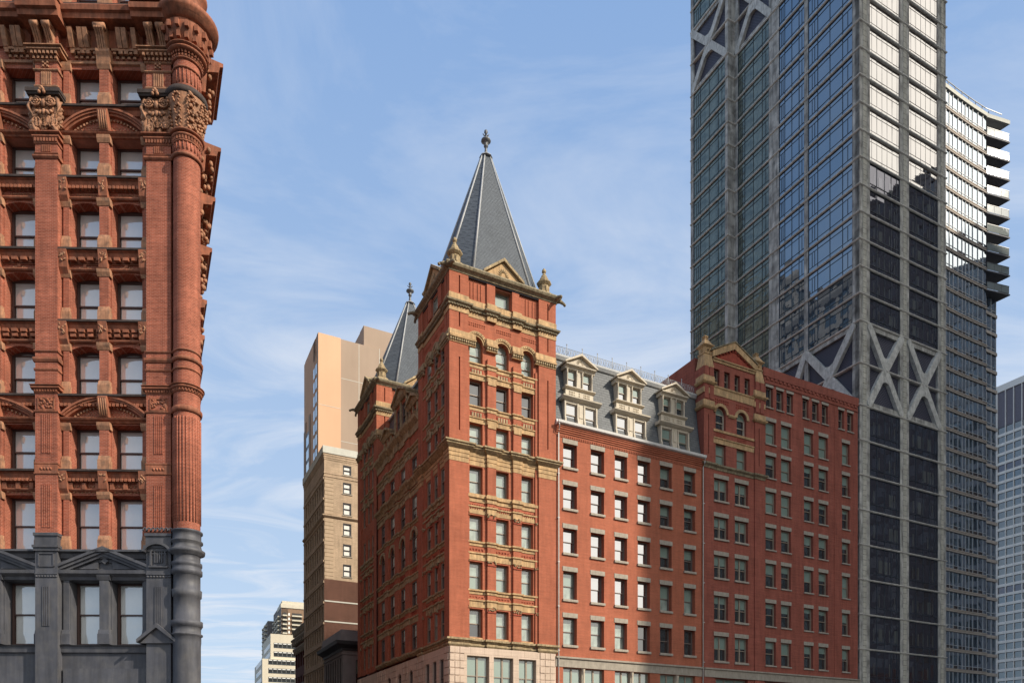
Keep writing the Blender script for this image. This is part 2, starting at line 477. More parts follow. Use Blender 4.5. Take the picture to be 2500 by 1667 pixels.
# ---------------------------------------------------------------- windows
_wm = {}
def win_meshes(w, h, style, lev, gl, fm, rise=0):
    """frame mesh and pane mesh of a window; glass kinds gl = (upper, lower) material keys, lev = how far down the upper one reaches"""
    key = (round(w, 2), round(h, 2), style, lev, gl, fm, round(rise, 2))
    if key in _wm: return _wm[key]
    f = MB(); p = MB()
    t = .10 if w > .9 else .07
    def head(u):                                   # height of the opening over u
        if not rise: return h
        hw = w / 2
        if rise > hw * .9: return h - rise + rise * math.sqrt(max(0, 1 - ((u - hw) / hw) ** 2))
        R = (hw * hw + rise * rise) / (2 * rise); return h - R + math.sqrt(max(0, R * R - (u - hw) ** 2))
    sp = h - rise
    f.box(0, t, -.06, .02, 0, sp); f.box(w - t, w, -.06, .02, 0, sp); f.box(t, w - t, -.06, .02, 0, t * 1.3)
    if rise:
        n = 10
        for i in range(n):
            a, b = w * i / n, w * (i + 1) / n
            f.prism_uz([(a, max(sp - .02, head(a) - t * (1.1 if 0 < i else 2.5))), (b, max(sp - .02, head(b) - t * (1.1 if i < n - 1 else 2.5))), (b, head(b)), (a, head(a))], -.06, .02)
        f.box(t, w - t, -.05, .0, sp - .03, sp + .03)
    else: f.box(t, w - t, -.06, .02, h - t, h)
    mid = sp * .5 if rise else h * .5
    cols_ = [(t, w - t)]
    if style == 'twin':
        f.box(w / 2 - .07, w / 2 + .07, -.06, .03, t, h - t); cols_ = [(t, w / 2 - .07), (w / 2 + .07, w - t)]
    if style == 'triple':
        a = w / 3
        for q in (a, 2 * a): f.box(q - .06, q + .06, -.06, .03, t, h - t)
        cols_ = [(t, a - .06), (a + .06, 2 * a - .06), (2 * a + .06, w - t)]
    for a, b in cols_:
        f.box(a, b, -.10, .0, mid - .035, mid + .035)
        f.box(a, a + .035, -.075, -.02, mid, sp if rise else h - t); f.box(b - .035, b, -.075, -.02, mid, sp if rise else h - t)
        f.box(a, a + .035, -.12, -.07, t, mid); f.box(b - .035, b, -.12, -.07, t, mid)
        for k, (z0, z1, dep) in enumerate(((t, mid, -.10), (mid, h - t * .5, -.055))):
            cut = h * (1 - lev)
            segs = []
            if cut <= z0: segs = [(z0, z1, 0)]
            elif cut >= z1: segs = [(z0, z1, 1)]
            else: segs = [(z0, cut, 1), (cut, z1, 0)]
            for s0, s1, g in segs:
                p.cur = g
                if rise and k == 1:
                    n = 10
                    for i in range(n):
                        x0, x1 = a + (b - a) * i / n, a + (b - a) * (i + 1) / n
                        h0, h1 = min(s1, head(x0) - .03), min(s1, head(x1) - .03)
                        if h0 > s0 and h1 > s0: p.poly([(x0, dep, s0), (x1, dep, s0), (x1, dep, h1), (x0, dep, h0)])
                else: p.poly([(a, dep, s0), (b, dep, s0), (b, dep, s1), (a, dep, s1)])
    r = (f.mesh('window', M[fm]), p.mesh('pane', [M[gl[0]], M[gl[1]]]))
    _wm[key] = r
    return r
_sm = {}
def slab_mesh(name, w, d, h, mat):
    key = (name, round(w, 2), d, h, mat)
    if key not in _sm:
        b = MB(); b.prism_oz([(-.02, 0), (d, 0), (d, h * .75), (d * .8, h), (-.02, h)], 0, w); _sm[key] = b.mesh(name, M[mat])
    return _sm[key]
def window(root, fr, u0, u1, z0, z1, o=-.35, style='sash', lev=.4, gl=('g_blind', 'g_dark'), fm='sash_t', rise=0,
           sill=None, lintel=None, wo=0, ext=.1):
    """one window of a building: a part named window with its pane, sill and lintel below it"""
    w, h = u1 - u0, z1 - z0
    fme, pme = win_meshes(w, h, style, lev, gl, fm, rise)
    isleft = abs(fr(1, 0, 0)[1] - fr(0, 0, 0)[1]) > .5
    if isleft: loc = fr(u1, o, z0); rz = rad(-90)
    else: loc = fr(u0, o, z0); rz = 0
    wo_ = link('window', fme, root, loc, rz)
    link('pane', pme, wo_)
    if sill: link('sill', slab_mesh('sill', w + ext * 2, sill[1], sill[0], sill[2]), wo_, (-ext, -(wo - o), -sill[0] + .003))
    if lintel: link('lintel', slab_mesh('lintel', w + ext * 2, lintel[1], lintel[0], lintel[2]), wo_, (-ext, -(wo - o), h + (lintel[3] if len(lintel) > 3 else 0)))
    return wo_

def prof_cornice(z0, z1, out, steps=3):
    """a stepped cornice profile, wider at the top"""
    p = [(-.05, z0)]
    for i in range(steps):
        a = out * (i + 1) / steps; za = z0 + (z1 - z0) * (i + .35) / steps; zb = z0 + (z1 - z0) * (i + 1) / steps
        p += [(a * .72, za - .25 * (z1 - z0) / steps), (a, za), (a, zb)]
    p += [(-.05, z1 + .02)]
    return p
def band(z0, z1, o): return [(-.05, z0), (o, z0), (o, z1), (-.05, z1 + o * .25)]
def dentils(mb, u0, u1, o0, o1, z0, z1, step, fill=.5):
    n = max(1, int((u1 - u0) / step)); st = (u1 - u0) / n
    for i in range(n):
        a = u0 + st * (i + (1 - fill) / 2); mb.box(a, a + st * fill, o0, o1, z0, z1)
def relief(mb, u0, u1, z0, z1, o, nx, nz, dep=.05):
    """a carved panel: small raised pieces of uneven size"""
    rnd = random.Random(int(u0 * 100 + z0 * 37))
    for i in range(nx):
        for j in range(nz):
            a = u0 + (u1 - u0) * (i + .5) / nx; b = z0 + (z1 - z0) * (j + .5) / nz
            mb.blob(a, o, b, (u1 - u0) / nx * .42, dep * rnd.uniform(.7, 1.3), (z1 - z0) / nz * .42, 5, rnd.uniform(-.8, .8))
def carved(mb, u0, u1, z0, z1, o, dep=.12, n=10, seed=0):
    """leafy carving: scrolls and leaves"""
    rnd = random.Random(seed + int(u0 * 91))
    for i in range(n):
        a = rnd.uniform(u0, u1); b = rnd.uniform(z0, z1)
        mb.blob(a, o, b, (u1 - u0) * .12, dep * rnd.uniform(.6, 1.2), (z1 - z0) * .18, 5, rnd.uniform(-1.2, 1.2))
# ---------------------------------------------------------------- the towered red brick building on the street corner
TCx = thing('brick_building', 'red brick and cream stone corner building with two slate spires and a grey mansard roof', 'building', (C0[0], C0[1], 0), TH)
TW, TL = 10.37, 7.65                              # width of a tower on each street
FLO = [(12.63, 15.08), (16.74, 19.13), (20.88, 23.11), (24.95, 27.28), (29.0, 31.0), (32.48, 34.72), (36.14, 38.44)]
rw = random.Random(3)

def tower_face(fr, W, wins, cp, oL, ground=True, zmin=0, side='R'):
    """one street face of a tower. wins: three (u0, u1); cp: width of the corner piers; oL: recess of the window bay"""
    a, b = cp, W - cp; PO = .2 if side == 'R' else .09; RC = .44 if side == 'R' else .07
    # window openings
    ops = []
    for wi, (u0, u1) in enumerate(wins):
        for fi, (z0, z1) in enumerate(FLO):
            ops.append((u0, u1, z0, z1, (u1 - u0) / 2 if fi == 6 else 0))
    um = (wins[1][0] + wins[1][1]) / 2
    ops.append((um - .72, um + .86, 40.75, 43.05))
    ops = [q for q in ops if q[2] > zmin]
    wl = MB(fr)
    wl.wall(a - .02, b + .02, max(12.0, zmin), 43.4, ops, oL, RC + .16)
    for p0, p1 in ((0, a), (b, W)):
        # corner pier with its long thin slots
        m_ = (p0 + p1) / 2 + .05
        slots = [(m_ - .06, m_ + .06, 30.0, 36.2), (m_ - .06, m_ + .06, 38.75, 39.95), (m_ - .06, m_ + .06, 41.6, 43.1)]
        wl.wall(p0, p1, max(12.0, zmin), 43.4, [s for s in slots if s[2] > zmin], 0, .22)
        wl.poly([(a if p0 == 0 else b, 0, max(12, zmin)), (a if p0 == 0 else b, oL, max(12, zmin)), (a if p0 == 0 else b, oL, 43.4), (a if p0 == 0 else b, 0, 43.4)])
        wl.box(m_ - .06, m_ + .06, -.30, -.20, max(zmin, 29.9), 43.2)
    part('wall', wl, M['brick'], TCx)
    # piers between the windows
    piers = []
    g = [(wins[0][1], wins[1][0]), (wins[1][1], wins[2][0])]
    pr = MB(fr)
    for g0, g1 in g:
        q0, q1 = g0 + (g1 - g0) * .30, g1 - .05
        piers.append((q0, q1))
        for z0, z1 in ((12.05, 24.9), (24.9, 28.0), (29.0, 36.7)):
            if z0 < zmin: continue
            pr.box(q0, q1, oL - .02, oL + PO, z0, z1)
    q0 = wins[0][0] - .32
    if zmin < 12:
        for z0, z1 in ((12.05, 28.0), (29, 36.7)):
            pr.box(a + .02, wins[0][0] - .06, oL - .02, oL + PO * .6, z0, z1)
            pr.box(wins[2][1] + .16, b - .02, oL - .02, oL + PO * .6, z0, z1)
    if pr.v: part('pier', pr, M['brick'], TCx)
    def jog(e=.0):
        P = [(a, 0), (a, oL)]
        for q0, q1 in piers: P += [(q0, oL), (q0, oL + PO), (q1, oL + PO), (q1, oL)]
        P += [(b, oL), (b, 0)]
        return P
    J = jog()[1:-1]
    full = [(0, 0), (a, 0)] + J + [(b, 0), (W, 0)]
    cr = MB(fr); cv = MB(fr); br = MB(fr)
    for fi, (z0, z1) in enumerate(FLO):
        if z0 < zmin: continue
        if fi < 3:
            if fi: cr.sweep(J, [(-.05, z0 - .42), (.05, z0 - .42), (.05, z0 - .2), (.16, z0 - .16), (.16, z0 - .02), (-.05, z0)])
            cr.sweep(J, [(-.05, z1 + .12), (.04, z1 + .12), (.04, z1 + .62), (.13, z1 + .66), (.13, z1 + .78), (-.05, z1 + .82)])
            for (q0, q1) in piers: carved(cv, q0, q1, z1 - .12, z1 + .22, oL + .22, .12, 12, fi)
            carved(cv, a + .05, wins[0][0] - .05, z1 - .12, z1 + .22, oL + .14, .10, 7, fi)
            carved(cv, wins[2][1] + .12, b, z1 - .12, z1 + .22, oL + .14, .10, 7, fi)
            for q0, q1 in piers: br.box(q0, q1, oL, oL + .26, z1 - .30, z1 - .2)
            if fi < 2:
                for u0, u1 in wins: relief(br, u0 - .05, u1 + .1, z1 + .95, z0 + 4.11 - .62, oL, 5, 2, .07)
        elif fi == 3:
            cr.sweep(J, [(-.05, z0 - .72), (.06, z0 - .72), (.06, z0 - .42), (.18, z0 - .36), (.18, z0 - .12), (.05, z0 - .1), (.05, z0 + .0), (-.05, z0)])
            for u0, u1 in wins: relief(br, u0, u1 + .25, z0 - 1.42, z0 - .86, oL, 7, 2, .09)
            for q0, q1 in piers:
                for uu in (q0 + .22, q1 - .22): br.blob(uu, oL + .2, z0 - 1.0, .1, .05, .1)
        elif fi > 3:
            if fi > 4:
                cr.sweep(J, [(-.05, z0 - .42), (.04, z0 - .42), (.04, z0 - .18), (.14, z0 - .13), (.14, z0 - .02), (-.05, z0)])
                for u0, u1 in wins:
                    br.box(u0 + .08, u1 - .02, oL - .01, oL + .045, z0 - .98, z0 - .52)
                    dentils(cv, u0 + .14, u1 - .08, oL + .04, oL + .09, z0 - .92, z0 - .58, .22, .62)
                for q0, q1 in piers: carved(cv, (q0 + q1) / 2 - .14, (q0 + q1) / 2 + .14, z0 - 1.15, z0 - .85, oL + .26, .05, 5, fi)
            if fi < 6:
                cr.sweep(J, [(-.05, z1 + .02), (.035, z1 + .02), (.035, z1 + .38), (.11, z1 + .42), (.11, z1 + .52), (-.05, z1 + .55)])
                for q0, q1 in piers: cr.box(q0 + .02, q1 - .02, oL + .2, oL + .27, z1 - .28, z1 + .32)
    # cornice at the springing of the round windows, on the piers only
    z = 37.35
    for q0, q1 in [(0, a)] + piers + [(b, W)]:
        o_ = 0 if q0 == 0 or q0 == b else oL + .2
        e0 = q0 - (.0 if q0 == 0 else .12); e1 = q1 + (.0 if q1 == W else .12)
        if q0 == 0: e1 += .55
        if q0 == b: e0 -= .25
        cr.prism_oz([(o_ - .3, z + .35), (o_ + .22, z + .35), (o_ + .24, z + .5), (o_ + .1, z + .56), (o_ + .06, z + 1.05), (o_ - .3, z + 1.1)], e0, e1)
        dentils(cv, e0, e1, o_ - .05, o_ + .16, z + .13, z + .34, .2, .6)
        cr.prism_oz([(o_ - .2, z), (o_ + .05, z), (o_ + .08, z + .1), (o_ - .2, z + .12)], e0, e1)
    for u0, u1 in wins:
        uc, hw = (u0 + u1) / 2, (u1 - u0) / 2; zc = 38.44 - hw
        cr.arch_band(uc, zc, hw + .02, hw + .16, oL - .05, oL + .06); cr.arch_band(uc, zc, hw + .17, hw + .40, oL - .05, oL + .13)
        for k in range(13):
            t = rad(180 * (k + .5) / 13); cv.blob(uc + (hw + .28) * math.cos(t), oL + .14, zc + (hw + .28) * math.sin(t), .05, .05, .05, 5)
        if wins[0][0] != u0: pass
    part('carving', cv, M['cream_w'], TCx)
    part('terracotta_panel', br, M['brick_carved'], TCx)
    # dentilled frieze panels under the attic band
    dn = MB(fr)
    for u0, u1 in ((a + .1, piers[0][0] - .1), (piers[0][1] + .1, piers[1][0] - .1), (piers[1][1] + .1, b - .1)):
        relief(dn, u0, u1, 39.25, 39.62, oL, 8, 2, .06)
    # recessed attic panels beside the attic window
    for u0, u1 in ((a + .25, a + .55), (a + .95, a + 1.25), (b - 1.25, b - .95), (b - .55, b - .25)):
        dn.box(u0, u0 + .05, oL - .01, oL + .06, 41.6, 43.0); dn.box(u1, u1 + .05, oL - .01, oL + .06, 41.6, 43.0)
    dn.box(um - 1.55, um - .76, oL - .01, oL + .16, 41.5, 43.2); dn.box(um + .9, um + 1.6, oL - .01, oL + .16, 41.5, 43.2)
    part('frieze', dn, M['brick'], TCx)
    part('stone_band', cr, M['cream' if side == 'R' else 'cream_w'], TCx)  # side-street bands: dirtier stone, also darkened in colour for that front's shade
    # windows
    for wi, (u0, u1) in enumerate(wins):
        for fi, (z0, z1) in enumerate(FLO):
            if z0 < zmin: continue
            lev = rw.choice((.3, .45, .5, 1)); gl = ('g_blind', 'g_dark')
            if side == 'L': gl = ('g_curt', 'g_dark') if rw.random() < .3 else ('g_dark', 'g_dark')
            elif fi == 5: gl, lev = ('g_dark', 'g_dark'), .5
            elif fi in (4, 6, 1): gl, lev = ('g_curt', 'g_blind'), .5
            elif fi == 3: gl, lev = ('g_blind', 'g_curt'), .5
            elif fi == 2: gl, lev = ('g_curt', 'g_blind'), 1
            elif fi == 0: gl, lev = ('g_curt', 'g_dark'), (.5 if wi == 0 else 1)
            window(TCx, fr, u0, u1, z0, z1, oL - RC, 'sash', lev, gl, 'sash_t', (u1 - u0) / 2 if fi == 6 else 0,
                   sill=(.16, RC, 'cream') if side == 'R' else None, wo=oL - RC + .02, ext=.0)
    window(TCx, fr, um - .72, um + .86, 40.75, 43.05, oL - RC, 'sash', .52, ('g_blind', 'g_curt'), 'sash_t', 0)
    # attic pediment
    pd = MB(fr)
    pc = um - .02; hwp = 1.85
    pd.prism_uz([(pc - hwp, 43.92), (pc + hwp, 43.92), (pc, 45.35)], -.9, oL + .28)
    part('pediment', pd, M['cream'], TCx)
    pd2 = MB(fr)
    for s in (-1, 1):
        pd2.prism_uz([(pc + s * (hwp + .12), 43.95), (pc + s * (hwp + .12), 44.17), (pc, 45.68), (pc, 45.42)], -.95, oL + .52)
    pd2.prism_oz([(-.9, 43.72), (oL + .36, 43.72), (oL + .46, 43.94), (-.9, 43.94)], pc - hwp - .1, pc + hwp + .1)
    for k in range(9):
        t = rad(20 * k + 10); pd2.blob(pc + .38 * math.cos(t), oL + .29, 44.15 + .48 * math.sin(t), .20, .05, .05, 5, t)
    part('pediment_moulding', pd2, M['cream_w'], TCx)

def tower(y0, zminF=0, zt=57.5):
    """a tower standing at y0 along the side street"""
    S = {'w': [(1.96, 3.2), (4.45, 5.72), (6.94, 8.18)]}
    frF, frL = FRONTAT(0, y0), LEFTY(y0)
    tower_face(frF, TW, S['w'], 1.75, -.25, zmin=zminF)
    wl = [(1.3, 2.3), (2.9, 3.9), (4.6, 5.7)]
    tower_face(frL, TL, wl, 1.12, -.14, side='L')
    # courses that wrap the corner: path in building coordinates (u, -y)
    a, b = 1.75, TW - 1.75
    L = 1.12
    def wrap(zf, both=True, jz=True):
        P = [(0, -(y0 + TL)), (0, -(y0 + TL - L)), (.14, -(y0 + TL - L)), (.14, -(y0 + L)), (0, -(y0 + L)), (0, -y0), (a, -y0), (a, -y0 - .25)]
        for w0, w1 in ((3.2, 4.45), (5.72, 6.94)):
            q0, q1 = w0 + (w1 - w0) * .3, w1 - .05
            P += [(q0, -y0 - .25), (q0, -y0 - .05), (q1, -y0 - .05), (q1, -y0 - .25)]
        P += [(b, -y0 - .25), (b, -y0), (TW, -y0), (TW, -y0 - 2.5)]
        return P
    W = wrap(0)
    Ws = [(TW * 0 + 0, -(y0 + TL)), (0, -y0), (TW, -y0), (TW, -(y0 + TL))]
    bk = [(.0, -(y0 + TL + .0)), (0, -y0), (TW, -y0), (TW, -(y0 + TL))]
    c = MB()
    if y0 == 0:
        # bands below the belt cornice, then the belt cornice itself
        for z0, z1, o in ((27.35, 27.72, .03), (27.76, 28.06, .06), (28.10, 28.38, .09)): c.sweep(W, band(z0, z1, o))
    c.sweep(W, [(-.05, 40.95), (.05, 40.95), (.05, 41.45), (-.05, 41.55)])
    c.sweep(W, [(-.05, 39.98), (.04, 39.98), (.04, 40.36), (-.05, 40.4)])
    part('stone_band', c, M['cream'], TCx)
    c = MB()
    if y0 == 0:
        c.sweep(W, [(-.05, 28.40), (.12, 28.42), (.34, 28.62), (.40, 28.66), (.40, 28.78), (.52, 28.82), (.52, 28.95), (-.05, 29.04)])
        c.sweep(W, [(-.05, 12.1), (.10, 12.1), (.12, 12.2), (.30, 12.26), (.30, 12.42), (-.05, 12.5)])
        c.sweep(W, [(-.05, 11.72), (.05, 11.72), (.16, 11.86), (.16, 12.0), (-.05, 12.1)])
    part('cornice', c, M['cream_w'], TCx)
    c = MB(); c.sweep(W, [(-.05, 40.42), (.12, 40.44), (.14, 40.6), (.30, 40.68), (.34, 40.8), (.2, 40.9), (-.05, 40.96)])
    for i in range(len(W) - 1):                   # beads of the dentil course
        (x0, o0), (x1, o1) = W[i], W[i + 1]; ln = math.hypot(x1 - x0, o1 - o0); n = int(ln / .24)
        for k in range(n):
            t = (k + .5) / n; c.blob(x0 + (x1 - x0) * t - (.2 if x0 == x1 == 0 or abs(x0 - .14) < .01 and x0 == x1 else 0), o0 + (o1 - o0) * t + (.2 if o0 == o1 else 0), 40.46, .07, .07, .08, 5)
    part('cornice', c, M['olive'], TCx)
    c = MB()                                       # eaves gutter with upturned corners
    c.sweep(Ws, [(-.3, 43.3), (.05, 43.3), (.10, 43.42), (.34, 43.58), (.42, 43.74), (.36, 43.88), (-.3, 43.92)], True)
    for (x, y) in ((0, y0), (TW, y0), (0, y0 + TL)):
        for dx, dy in ((1, 0), (0, 1)):
            sx = -1 if x == 0 else 1; sy = -1 if y == y0 else 1
            c.tube([(x + sx * .1 * dx, -y - sy * .1 * dy, 43.6), (x + sx * .5 * dx, -y - sy * .5 * dy, 43.66), (x + sx * .9 * dx, -y - sy * .9 * dy, 43.52)], [.2, .17, .11], 8)
            c.blob(x + sx * .93 * dx, -y - sy * .93 * dy, 43.46, .14, .14, .14)
    part('eaves_gutter', c, M['olive'], TCx)
    # spire: an eight-sided slate pyramid with lead hips
    x0, x1, ya, yb = .35, TW - .35, y0 + .35, y0 + TL - .35
    cxm, cym = (x0 + x1) / 2, (ya + yb) / 2; ch = 2.0; cv_ = 1.6
    oct_ = [(x0 + ch, ya), (x1 - ch, ya), (x1, ya + cv_), (x1, yb - cv_), (x1 - ch, yb), (x0 + ch, yb), (x0, yb - cv_), (x0, ya + cv_)]
    zb, rt = 43.95, .085
    top = [(cxm + (p - cxm) * rt, cym + (q - cym) * rt) for p, q in oct_]
    sp_ = MB()
    for i in range(8):
        j = (i + 1) % 8
        sp_.poly([(oct_[i][0], -oct_[i][1], zb), (oct_[j][0], -oct_[j][1], zb), (top[j][0], -top[j][1], zt), (top[i][0], -top[i][1], zt)])
    sp_.poly([(p, -q, zt) for p, q in top])
    sp = part('spire', sp_, M['slate'], TCx)
    h = MB()
    for i in range(8):
        p, q = oct_[i], top[i]
        h.tube([(p[0], -p[1], zb), (q[0], -q[1], zt)], [.115, .07], 6)
    h.lathe(cxm, -cym, [(.62, zt - .12), (.52, zt + .02), (.3, zt + .12), (.1, zt + .25)], 8, rot=22.5)
    part('hip_flashing', h, M['lead'], sp)
    f = MB()
    f.lathe(cxm, -cym, [(.20, zt + .1), (.13, zt + .5), (.11, zt + .85), (.2, zt + .9), (.2, zt + 1.0), (.12, zt + 1.05), (.28, zt + 1.3), (.46, zt + 1.4), (.42, zt + 1.52), (.16, zt + 1.62), (.09, zt + 1.8), (.09, zt + 2.1), (.17, zt + 2.2), (.15, zt + 2.36), (.03, zt + 2.48)], 12)
    for k in range(4):
        t = rad(90 * k + 20); f.tube([(cxm, -cym, zt + 1.85), (cxm + .2 * math.cos(t), -cym + .2 * math.sin(t), zt + 1.95), (cxm + .28 * math.cos(t), -cym + .28 * math.sin(t), zt + 2.08)], [.05, .05, .04], 5)
    part('finial', f, M['finial'], sp)
    # lead flashing and slate skirt between gutter and spire
    g = MB(); g.sweep([(p, -q) for p, q in ((.1, y0 + TL - .1), (.1, y0 + .1), (TW - .1, y0 + .1), (TW - .1, y0 + TL - .1))], [(-.1, 43.9), (.12, 43.9), (.1, 44.02), (-.1, 44.1)], True)
    part('flashing', g, M['lead'], TCx)
    g = MB(); g.prism_uo([(.05, -y0 - .05), (TW - .05, -y0 - .05), (TW - .05, -y0 - TL + .05), (.05, -y0 - TL + .05)], 43.2, 43.95); part('roof', g, M['slate'], TCx)
    # corner pinnacles
    for (x, y) in ((.8, y0 + .75), (TW - .8, y0 + .75), (.8, y0 + TL - .75), (TW - .8, y0 + TL - .75)):
        p = MB(); zz = 43.85; o = -y
        p.frustum(x, o, zz, zz + .55, .85, .8, .46, .46)
        p.lathe(x, o, [(.52, zz + .45), (.44, zz + .55), (.44, zz + 1.22), (.52, zz + 1.26), (.68, zz + 1.42), (.68, zz + 1.5), (.5, zz + 1.62), (.5, zz + 1.7), (.38, zz + 1.86), (.38, zz + 1.92), (.25, zz + 2.12), (.25, zz + 2.18), (.13, zz + 2.34), (.11, zz + 2.44)], 8, smooth=False, rot=22.5)
        p.lathe(x, o, [(.11, zz + 2.42), (.2, zz + 2.5), (.2, zz + 2.66), (.08, zz + 2.84)], 8)
        for k in range(8):
            t = rad(45 * k); p.box(x + .43 * math.cos(t) - .06, x + .43 * math.cos(t) + .06, o + .43 * math.sin(t) - .06, o + .43 * math.sin(t) + .06, zz + .62, zz + 1.14)
        part('pinnacle', p, M['cream_w'], TCx)
tower(0)
tower(21.0, 34.6, 55.7)
fill = MB(); fill.box(1.3, TW - .02, -TL - 13, -1.4, 0, 33)
fill.box(1.3, TW - .02, -TL + .05, -1.4, 33, 43.3)
fill.box(1.3, TW - .02, -28.4, -22.4, 0, 43.3)
part('inner_wall', fill, M['brick_dull'], TCx)

# stone ground storeys
bs = MB()
bw = [(1.62, 3.72), (4.15, 6.05), (6.6, 8.35)]
bs.wall(0, TW, 0, 11.72, [(x0, x1, 7.6, 11.0) for x0, x1 in bw] + [(x0, x1, 1.2, 6.2) for x0, x1 in bw], 0, .45)
bs.fr = LEFT
lw_ = [(1.25, 2.2), (2.95, 3.85), (4.7, 5.65)]
mw = [(9.1, 10.2), (12.5, 13.6), (15.9, 17.0)]
fw = [(21 + q0, 21 + q1) for q0, q1 in lw_]
allw = lw_ + mw + fw
bs.wall(0, 28.65, 0, 11.72, [(q0, q1, 7.6, 10.75, .45 if (q0, q1) in mw else 0) for q0, q1 in allw] + [(q0, q1, 1.2, 6.2) for q0, q1 in allw], .02, .45)
part('stone_base', bs, M['base'], TCx)
for x0, x1 in bw: window(TCx, FRONT, x0, x1, 7.6, 11.0, -.32, 'twin', 1, ('g_blind', 'g_dark'), 'sash_t')
for x0, x1 in bw: window(TCx, FRONT, x0, x1, 1.2, 6.2, -.32, 'twin', .3, ('g_dark', 'g_dark'), 'sash_t')
for q0, q1 in allw: window(TCx, LEFT, q0, q1, 7.6, 10.75, -.12, 'sash', .5, ('g_dark', 'g_dark'), 'sash_g', .45 if (q0, q1) in mw else 0)
bq = MB()                                         # rusticated corner quoins
rq = random.Random(5)
for zz in [8.0 + .62 * k for k in range(6)]:
    for k in range(3):
        bq.box(.04 + k * .46, .04 + k * .46 + .42, -.02, rq.uniform(.03, .09), zz + .03, zz + .58)
        bq.box(8.75 + k * .52, 8.75 + k * .52 + .48, -.02, rq.uniform(.03, .07), zz + .03, zz + .58)
bq.fr = LEFT
for zz in [7.4 + .62 * k for k in range(7)]:
    for q0 in (.1, .55, 6.2, 6.7, 7.2, 7.7, 8.2, 10.6, 11.1, 11.6, 14.0, 14.5, 15.0, 17.5, 18.2, 19, 19.7, 20.4, 27.2, 27.9):
        bq.box(q0, q0 + .42, .0, rq.uniform(.05, .11), zz + .03, zz + .58)
part('quoins', bq, M['base'], TCx)

# ---- the long side-street front between the towers
mid = MB(LEFT)
MWF = [(8.5, 9.9), (11.75, 13.2), (15.05, 16.6), (18.4, 19.8)]
ops = []
for (q0, q1) in MWF:
    for fi, (z0, z1) in enumerate(FLO[:5]): ops.append((q0, q1, z0, z1 if fi != 2 else z1 + .9, (q1 - q0) / 2 if fi == 2 else 0))
mid.wall(TL, 21.0, 12.0, 34.3, ops, -.16, .25)
part('wall', mid, M['brick'], TCx)
pr = MB(LEFT); cr = MB(LEFT); cv = MB(LEFT)
mp_ = [(10.2, 11.4), (13.5, 14.7), (16.9, 18.0)]
J = [(TL, -.16)]
for p0, p1 in mp_: J += [(p0, -.16), (p0, 0), (p1, 0), (p1, -.16)]
J += [(21.0, -.16)]
for p0, p1 in mp_: pr.box(p0, p1, -.2, 0, 12.0, 34.2)
JM = [(o, u) for u, o in J]
def sweepL(mb, prof):                             # the side-street wall has the outside on the other hand
    P = [(-o, -u) for u, o in J][::-1]
    s = MB(); s.sweep(P, prof); mb.append(s)
acc = []
for fi, (z0, z1) in enumerate(FLO[:5]):
    if fi: sweepL(acc, [(-.05, z0 - .4), (.05, z0 - .4), (.05, z0 - .2), (.16, z0 - .14), (.16, z0 - .02), (-.05, z0)])
    if fi != 2: sweepL(acc, [(-.05, z1 + .1), (.04, z1 + .1), (.04, z1 + .55), (.12, z1 + .6), (.12, z1 + .72), (-.05, z1 + .75)])
sweepL(acc, [(-.05, 28.2), (.1, 28.2), (.2, 28.5), (.42, 28.7), (.45, 28.9), (-.05, 29.02)])
sweepL(acc, [(-.05, 12.0), (.1, 12.05), (.3, 12.25), (.3, 12.42), (-.05, 12.5)])
sweepL(acc, [(-.05, 33.2), (.1, 33.2), (.14, 33.8), (.5, 34.2), (.55, 34.45), (-.05, 34.5)])
sweepL(acc, [(-.05, 31.5), (.05, 31.5), (.05, 31.9), (.2, 32.0), (.2, 32.1), (-.05, 32.15)])
big = MB()
for s in acc:
    i = len(big.v); big.ch.append((i, len(big.f))); big.v += s.v; big.f += [[i + k for k in f] for f in s.f]; big.mi += s.mi; big.sm += s.sm
part('stone_band', big, M['cream_w'], TCx)  # shade of this front put into the weathered stone's darker colour
for q0, q1 in MWF:
    uc, hw = (q0 + q1) / 2, (q1 - q0) / 2
    cr.arch_band(uc, 24.01 - hw, hw + .03, hw + .34, -.2, -.04)
    relief(cv, q0, q1, 20.0, 20.4, -.16, 4, 2, .08); relief(cv, q0, q1, 16.0, 16.3, -.16, 4, 2, .08)
    for fi, (z0, z1) in enumerate(FLO[:5]):
        window(TCx, LEFT, q0, q1, z0, z1 if fi != 2 else z1 + .9, -.24, 'sash', rw.choice((.3, .5, .7)), ('g_curt', 'g_dark') if rw.random() < .25 else ('g_dark', 'g_dark'), 'sash_g', (q1 - q0) / 2 if fi == 2 else 0)
part('pier', pr, M['brick'], TCx); part('arch', cr, M['cream_w'], TCx); part('terracotta_panel', cv, M['brick_carved'], TCx)
